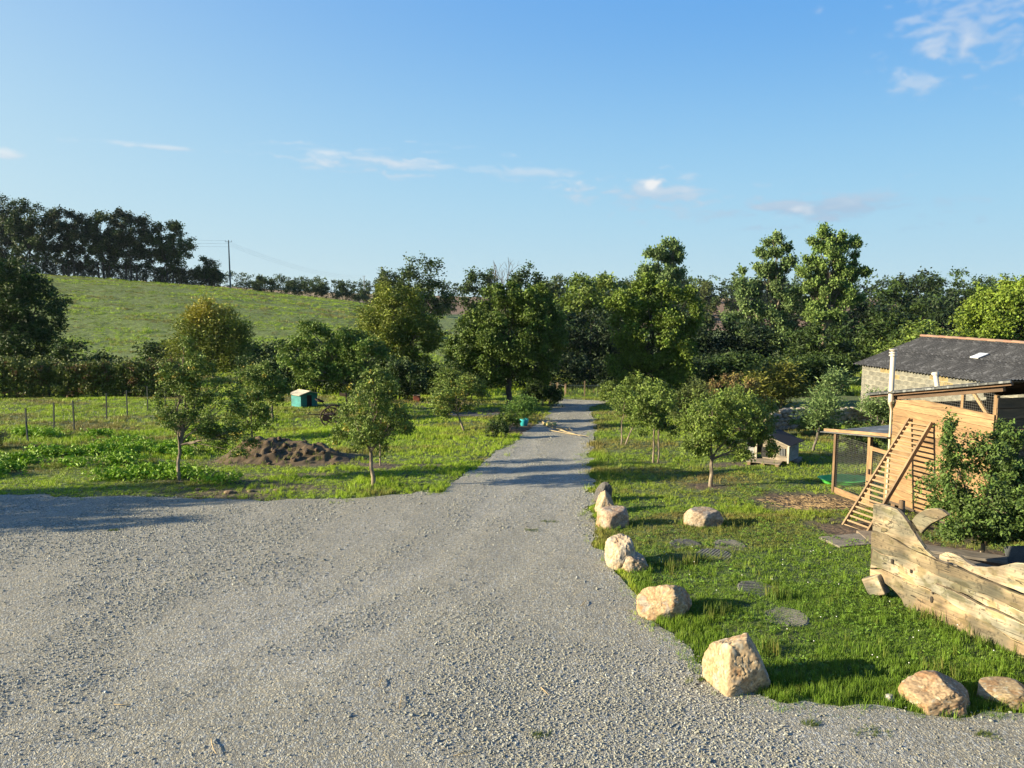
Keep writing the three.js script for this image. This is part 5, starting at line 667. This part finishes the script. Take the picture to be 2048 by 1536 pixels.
{ const r = rng(19), mats = [], cols = []; for (let k = 0; k < 170; k++) { const x = -6.95 + gauss(r) * 2.2 - 0.4, d = 23.2 + gauss(r) * 0.9, lx = x + 6.95, z = 23.5 - d, h = 0.5 * Math.exp(-(((lx + 0.35) / 1.3) ** 2) - ((z + 0.1) / 0.75) ** 2) + 0.2 * Math.exp(-(((lx - 1.0) / 0.8) ** 2) - ((z - 0.25) / 0.5) ** 2) + 0.26 * Math.exp(-(((lx + 1.3) / 0.7) ** 2) - ((z - 0.1) / 0.6) ** 2), s = 0.05 + 0.04 * r(), v = 0.7 + 0.6 * r(); mats.push(place(x, T(x, d) + h - 0.05, -d, gauss(r) * 0.3, r() * 6, gauss(r) * 0.3, s, 0.1 + 0.12 * r(), s)); cols.push(new THREE.Color().setRGB(0.17 * v, 0.22 * v, 0.04 * v)); } tag(copies('mound_weeds', tufts[1], grassMat, mats, cols), 'sparse weeds and roots growing on the soil mound', 'weeds'); }
// stones and clods in the torn turf at the yard edge
[[-8.0, 18.9, 0.1], [-7.1, 18.6, 0.16], [-6.6, 18.75, 0.12], [-8.5, 19.1, 0.09], [-6.0, 18.9, 0.1]].forEach(([x, d, s], i) => { const m = single('turf_clod', rockGeo(130 + i, s * 0.8, s * 0.34, s * 0.55, [[0, 1, 0, 0.8]], 0.16, 6, [[0.16, 0.11, 0.07], [0.26, 0.19, 0.12]]), rockMat, ['small tan clod of earth in the torn turf, left of the largest', 'largest tan clod of earth in the torn turf by the yard', 'tan clod of earth just right of the largest in the torn turf', 'smallest clod of earth in the torn turf near the yellowing tree', 'clod of earth at the right end of the torn turf'][i], 'clod', 'clods in the torn turf'); m.position.copy(P(x, d, s * 0.2)); });
// ---------------------------------------------------------------- wire fence of thin metal posts
{
  const f = thing('wire_fence', 'thin wire fence on dark metal posts beside the hedge', 'fence'); f.position.copy(P(-17.7, 31)); const b = f.position; const posts = [[-17.45, 26.92, 0.02], [-17.77, 29.04, 0.07], [-17.46, 29.88, 0.01], [-17.95, 33.2, 0.06], [-17.73, 34.6, 0.02], [-17.75, 36.6, 0.03], [-17.8, 38.6, 0], [-17.8, 40.6, 0.02]], metal = std(0.02, 0.03, 0.025, { roughness: 0.6 });
  const tops = posts.map(([x, d, l]) => { const a = P(x, d, -0.2).sub(b), t = P(x, d, 1.2).sub(b); t.x += l; const m = part('post', beam(a, t, 0.045, 0.045), metal, f); return [a, t]; });
  part('stay', beam(P(-17.2, 26.6, -0.1).sub(b), P(-17.45, 26.92, 0.75).sub(b), 0.03, 0.03), metal, f);
  for (const k of [0.35, 0.6, 0.95]) part('wire', tube(tops.map(([a, t]) => a.clone().lerp(t, 0.15 + 0.85 * k)), tops.map(() => 0.0025), 4), metal, f);
}
// ---------------------------------------------------------------- teal pot, branches, box and mat beside the drive
{
  const c = thing('flower_pot', 'teal round flower pot with a small leafy plant', 'flower pot'); c.position.copy(P(0.5, 31.3, 0.0));
  part('pot', new THREE.LatheGeometry([[0.0, 0], [0.13, 0], [0.19, 0.22], [0.2, 0.3], [0.185, 0.3], [0.17, 0.24], [0, 0.24]].map(([a, b]) => new THREE.Vector2(a, b)), 24), std(0.03, 0.36, 0.4, { roughness: 0.45 }), c);
  foliage(c, { lobes: [[0, 0.42, 0, 0.18, 0.16, 0.18]], n: 40, leaf: 'fruit', size: 0.8, col: C.lime, clumps: 10, low: 0.25 }, rng(4), 'plant');
}
const cut = wood(0.5, 0.42, 0.26);
[[[1.3, 33.4], [1.35, 31.6], [1.75, 30.2], [2.15, 28.8], [2.55, 28.0], 'long bare cut branch across the drive', 0.028], [[1.55, 31.9], [1.75, 31], [2.0, 30.4], [2.25, 29.9], [2.4, 29.6], 'shorter cut branch lying beside the long one on the drive', 0.022], [[1.5, 29.6], [1.8, 29.2], [2.2, 28.7], [2.6, 28.4], [2.9, 28.1], 'thin bare branch nearest the camera on the drive', 0.018], [[1.3, 33.0], [1.32, 32.4], [1.4, 31.8], [1.55, 31.4], [1.6, 31.0], 'forked branch tip pointing up the drive', 0.02]].forEach((q) => { const r = rng(q[6] * 1e4), p = q.slice(0, 5).map(([x, d], i) => V(x, gravelY(x, d) + 0.03 + 0.05 * Math.abs(gauss(r)), -d)), R = q[6], t = thing('cut_branch', q[5], 'branch', 'pruned branches on the drive'); part('stem', tube(p, [R, R, R * 0.85, R * 0.7, R * 0.4], 6), cut, t); for (let k = 0; k < 3; k++) { const a = p[1 + k], e = a.clone().add(V(gauss(r) * 0.4, 0.06 + 0.1 * r(), gauss(r) * 0.4)); part('twig', tube([a, a.clone().lerp(e, 0.5).add(V(0, 0.03, 0)), e], [R * 0.5, R * 0.4, R * 0.2], 5), cut, t); } });
{ const g = new RoundedBoxGeometry(0.5, 0.16, 0.32, 4, 0.07), p = g.attributes.position; for (let i = 0; i < p.count; i++) p.setY(i, p.getY(i) * (1 + 0.4 * (fbm(p.getX(i) * 8, p.getZ(i) * 8, 1, 2) - 0.5))); g.computeVertexNormals(); const m = single('yellow_sack', g, std(0.42, 0.36, 0.1, { roughness: 0.7 }), 'small crumpled yellow sack lying among the branches', 'sack'); m.position.set(1.6, gravelY(1.6, 31.5) + 0.06, -31.5); m.rotation.y = 0.6; }
{ const c = thing('crate', 'small rust-red crate with pale top in the shade behind the mower', 'crate'); c.position.copy(P(-5.2, 41.1)); part('sides', grain(box(0.34, 0.34, 0.34, 0, 0.17, 0, 0.015), 'x'), wood(0.28, 0.07, 0.04), c); part('lid', grain(box(0.38, 0.04, 0.38, 0, 0.362, 0, 0.01), 'x'), wood(0.5, 0.42, 0.33), c); }
{ const g = new THREE.PlaneGeometry(4.2, 1.3, 20, 8).rotateX(-Math.PI / 2), p = g.attributes.position; for (let i = 0; i < p.count; i++) { const x = p.getX(i) - 1.6, d = 35.1 - p.getZ(i) - p.getX(i) * 0.25; p.setXYZ(i, x, T(x, d) + 0.03, -d); } g.computeVertexNormals(); single('ground_mat', g, std(0.12, 0.12, 0.14, { map: soilMap }), 'grey ground cover sheet under the broad dark tree', 'ground sheet'); }
// ---------------------------------------------------------------- posts and gate at the end of the drive
{
  const c = thing('post_fence', 'pale split-wood post and wire fence beside the drive end', 'fence'); c.position.copy(P(2.6, 46)); const b = c.position, ps = [[1.6, 47.6], [2.35, 46.4], [2.75, 45.6], [3.2, 45.2]], pw = wood(0.5, 0.38, 0.24);
  const tp = ps.map(([x, d], i) => { const a = P(x, d, -0.2).sub(b), t = P(x, d, 0.82 - i * 0.03).sub(b); part('post', beam(a, t, 0.1, 0.09), pw, c); return t; });
  for (const k of [0.1, 0.4, 0.65]) part('wire', tube(tp.map((t) => t.clone().add(V(0, -k, 0.05))), tp.map(() => 0.004), 4), wire, c);
}
{
  const c = thing('field_gate', 'low mesh gate closing the end of the drive', 'gate'); c.position.copy(P(4.3, 44.6)); const b = c.position, green = std(0.05, 0.075, 0.06, { roughness: 0.6 });
  for (const [x0, x1] of [[3.35, 4.26], [4.34, 5.6]]) { const f = part('leaf_frame', beam(P(x0, 44.6, 0.68).sub(b), P(x1, 44.6, 0.68).sub(b), 0.03, 0.03), green, c); part('rail', beam(P(x0, 44.6, 0.06).sub(b), P(x1, 44.6, 0.06).sub(b), 0.03, 0.03), green, f); for (let x = x0; x <= x1; x += 0.09) part('bar', beam(P(x, 44.6, 0.06).sub(b), P(x, 44.6, 0.68).sub(b), 0.012, 0.012), green, f); }
  part('gate_post', beam(P(4.3, 44.6, -0.2).sub(b), P(4.3, 44.6, 0.95).sub(b), 0.07, 0.07), wood(0.3, 0.24, 0.16), c);
}
// ---------------------------------------------------------------- electricity poles and lines
const poleMat = std(0.28, 0.28, 0.26, { map: concreteMap });
function pole(label, x, d, h) { const c = thing('electricity_pole', label, 'utility pole', 'electricity poles'); c.position.copy(P(x, d)); part('mast', tube([V(0, -0.5, 0), V(0, h * 0.5, 0), V(0, h, 0)], [0.2, 0.16, 0.11], 8), poleMat, c); part('crossarm', box(1.5, 0.06, 0.06, 0, h - 0.4, 0), poleMat, c); for (const o of [-0.7, 0, 0.7]) part('insulator', new THREE.CylinderGeometry(0.05, 0.07, 0.25, 8).translate(o, h - 0.2, 0), poleMat, c); return [-0.7, 0, 0.7].map((o, i) => V(x + o, c.position.y + h - 0.1 - i * 0.7, -d)); }
const pA = pole('tall concrete electricity pole on the hill beside the small round tree', -64.4, 175, 11.1), pB = pole('distant small electricity pole beyond the stubble field', -63.7, 330, 8), pC = [-0.7, 0, 0.7].map((o, i) => V(-150 + o, 19 - i * 0.7, -150));
const wireLabels = ['top', 'middle', 'lowest'];
pA.forEach((a, i) => { const sagged = (p, q, s) => { const out = []; for (let k = 0; k <= 14; k++) { const t = k / 14, v = p.clone().lerp(q, t); v.y -= s * 4 * t * (1 - t); out.push(v); } return out; }; single('power_line', tube(sagged(a, pB[i], 2.2), Array(15).fill(0.012), 4), std(0.04, 0.04, 0.045), `${wireLabels[i]} power line running from the hill pole to the distant pole`, 'power line', 'power lines'); single('power_line', tube(sagged(a, pC[i], 0.6), Array(15).fill(0.012), 4), std(0.04, 0.04, 0.045), `${wireLabels[i]} power line running from the hill pole behind the hilltop trees`, 'power line', 'power lines'); });
{ // bare dead tree on the skyline
  const r = rng(17), c = thing('dead_tree', 'leafless dead tree on the skyline beside the dark crown', 'tree'); c.position.copy(P(-1.1, 112)); const gs = []; const grow = (a, dir, len, rad0, n) => { const e = a.clone().addScaledVector(dir, len), p = bendy(a, e, r, 3, len * 0.05); gs.push(tube(p, [rad0, rad0 * 0.85, rad0 * 0.7, rad0 * 0.55], 5)); if (n) for (let k = 0; k < 3; k++) grow(p[2 + (k > 0)], dir.clone().add(V(gauss(r) * 0.8, 0.15 + gauss(r) * 0.4, gauss(r) * 0.8)).normalize(), len * 0.62, rad0 * 0.55, n - 1); };
  grow(V(0, -0.3, 0), V(0, 1, 0), 5.6, 0.22, 4); part('trunk', gs[0], barkMat[0], c); part('branches', mergeGeometries(gs.slice(1)), barkMat[0], c);
}
// ---------------------------------------------------------------- straws on the gravel and small weeds in it
{
  const r = rng(61), spots = [[-3.2, 7.6, 0.32, 'long dry stalk on the gravel near the bottom edge, left of the middle'], [-1.3, 8.5, 0.3, 'dry stalk lying across the coarse gravel'], [1.15, 11.3, 0.24, 'pale stick on the gravel left of the ridged boulder'], [-1.6, 8.9, 0.22, 'short dry straw on the coarse gravel'], [-0.6, 7.3, 0.26, 'thin curved straw near the bottom of the gravel'], [-4.6, 8.3, 0.2, 'bent straw at the side of the gravel'], [0.35, 8.7, 0.2, 'thin straw on the gravel in front of the large boulder']];
  spots.forEach(([x, d, L, label]) => { const a = r() * 3 - 0.6, p = [0, 0.35, 0.7, 1].map((t) => V(x + Math.cos(a) * L * t, gravelY(x, d) + 0.018 + 0.012 * Math.sin(t * 3), -d + Math.sin(a) * L * t + 0.03 * Math.sin(t * 3.1))); single('straw_stalk', tube(p, [0.006, 0.006, 0.005, 0.003], 5), wood(0.6, 0.47, 0.27), label, 'straw', 'straws on the gravel'); });
  const mats = [], cols = []; [[3.9, 7.75, 0.2], [3.3, 7.9, 0.1], [0.4, 15.2, 0.15], [0.8, 15.9, 0.2], [-8.2, 15.2, 0.1], [5.1, 7.7, 0.12], [2.35, 8.9, 0.06], [0.3, 7.7, 0.1]].forEach(([x, d, w]) => { for (let k = 0; k < 26; k++) { const a = x + gauss(r) * w, b = d + gauss(r) * w * 0.7, s = 0.02 + 0.02 * r(); mats.push(place(a, gravelY(a, b), -b, 0, r() * 6, 0, s, s * 1.3, s)); const v = 0.7 + 0.6 * r(); cols.push(new THREE.Color().setRGB(0.11 * v, 0.15 * v, 0.03 * v)); } });
  tag(copies('gravel_weeds', tufts[1], grassMat, mats, cols), 'tiny weeds sprouting through the gravel', 'weeds');
  // taller dry tufts and white clover heads in the lawn
  const m2 = [], c2 = []; [[3.0, 10.7, 0.2], [3.35, 9.6, 0.18], [2.75, 12.7, 0.25], [5.3, 8.9, 0.2], [3.2, 12.9, 0.2], [4.1, 11.3, 0.18], [6.35, 9.9, 0.3], [6.1, 10.6, 0.3]].forEach(([x, d, w]) => { for (let k = 0; k < 18; k++) { const a = x + gauss(r) * w, b = d + gauss(r) * w, s = 0.07 + 0.04 * r(); m2.push(place(a, T(a, b) - 0.01, -b, gauss(r) * 0.15, r() * 6, gauss(r) * 0.15, s, 0.16 + 0.14 * r(), s)); const v = 0.8 + 0.4 * r(), q = r(); c2.push(new THREE.Color().setRGB(mix(0.1, 0.22, q * q) * v, mix(0.17, 0.2, q * q) * v, mix(0.025, 0.06, q * q) * v)); } });
  // turf growing against the boulders
  [[2.2, 17.75, 0.26], [2.1, 16.75, 0.26], [2.12, 15.5, 0.4], [3.99, 15.45, 0.46], [1.92, 12.95, 0.33], [2.27, 12.8, 0.3], [2.27, 10.85, 0.44], [2.72, 8.78, 0.42], [4.93, 8.35, 0.45], [5.78, 8.45, 0.36]].forEach(([x, d, q]) => { for (let k = 0; k < 34; k++) { const a = r() * 6.283, w = q * (0.8 + 0.35 * r()), X = x + Math.cos(a) * w, D = d + Math.sin(a) * w * 0.85; if (gravelSD(X, D) < -0.12) continue; const s = 0.05 + 0.03 * r(), v = 0.75 + 0.5 * r(), dry = r() < 0.2; m2.push(place(X, T(X, D) - 0.01, -D, gauss(r) * 0.2, r() * 6, gauss(r) * 0.2, s, 0.09 + 0.1 * r(), s)); c2.push(new THREE.Color().setRGB((dry ? 0.24 : 0.13) * v, (dry ? 0.21 : 0.22) * v, (dry ? 0.08 : 0.027) * v)); } });
  const m4 = [], c4 = []; for (let k = 0; k < 3200; k++) { const x = 1.8 + r() * 8, d = 8.3 + r() * 15; if (fbm(x * 0.9, d * 0.9, 77, 3) < 0.52 || gravelSD(x, d) < 0.1 || bare(x, d) > 0.5) continue; const s = 0.3 + 0.35 * r(), v = 0.7 + 0.6 * r(); m4.push(place(x, T(x, d) + 0.025 + 0.03 * r(), -d, gauss(r) * 0.5, r() * 6, gauss(r) * 0.5, s, s * 0.6, s)); c4.push(new THREE.Color().setRGB(0.075 * v, 0.13 * v, 0.02 * v)); }
  tag(copies('clover_leaves', LEAF.herb, leafBase, m4, c4), 'broad-leaved clover and plantain growing among the lawn grass', 'weeds');
  tag(copies('tall_grass', tufts[2], grassMat, m2, c2), 'taller half-dry grass tufts around the boulders', 'grass');
  const m3 = []; for (let k = 0; k < 34; k++) { const x = 2.6 + r() * 4, d = 8.6 + r() * 5; if (gravelSD(x, d) < 0.1) continue; m3.push(place(x, T(x, d) + 0.1, -d, 0, r() * 6, 0, 0.008, 0.007, 0.008)); }
  tag(copies('clover_flowers', new THREE.IcosahedronGeometry(1, 1), std(0.6, 0.6, 0.55), m3), 'tiny white clover flowers dotting the near lawn', 'flowers');
}
// thin evening haze
scene.fog = new THREE.FogExp2(0xc8d8e6, 0.00006);
const renderer = new THREE.WebGLRenderer({ antialias: true });
renderer.toneMapping = THREE.LinearToneMapping; renderer.toneMappingExposure = EXPOSURE; renderer.shadowMap.enabled = true;
renderer.render(scene, camera);
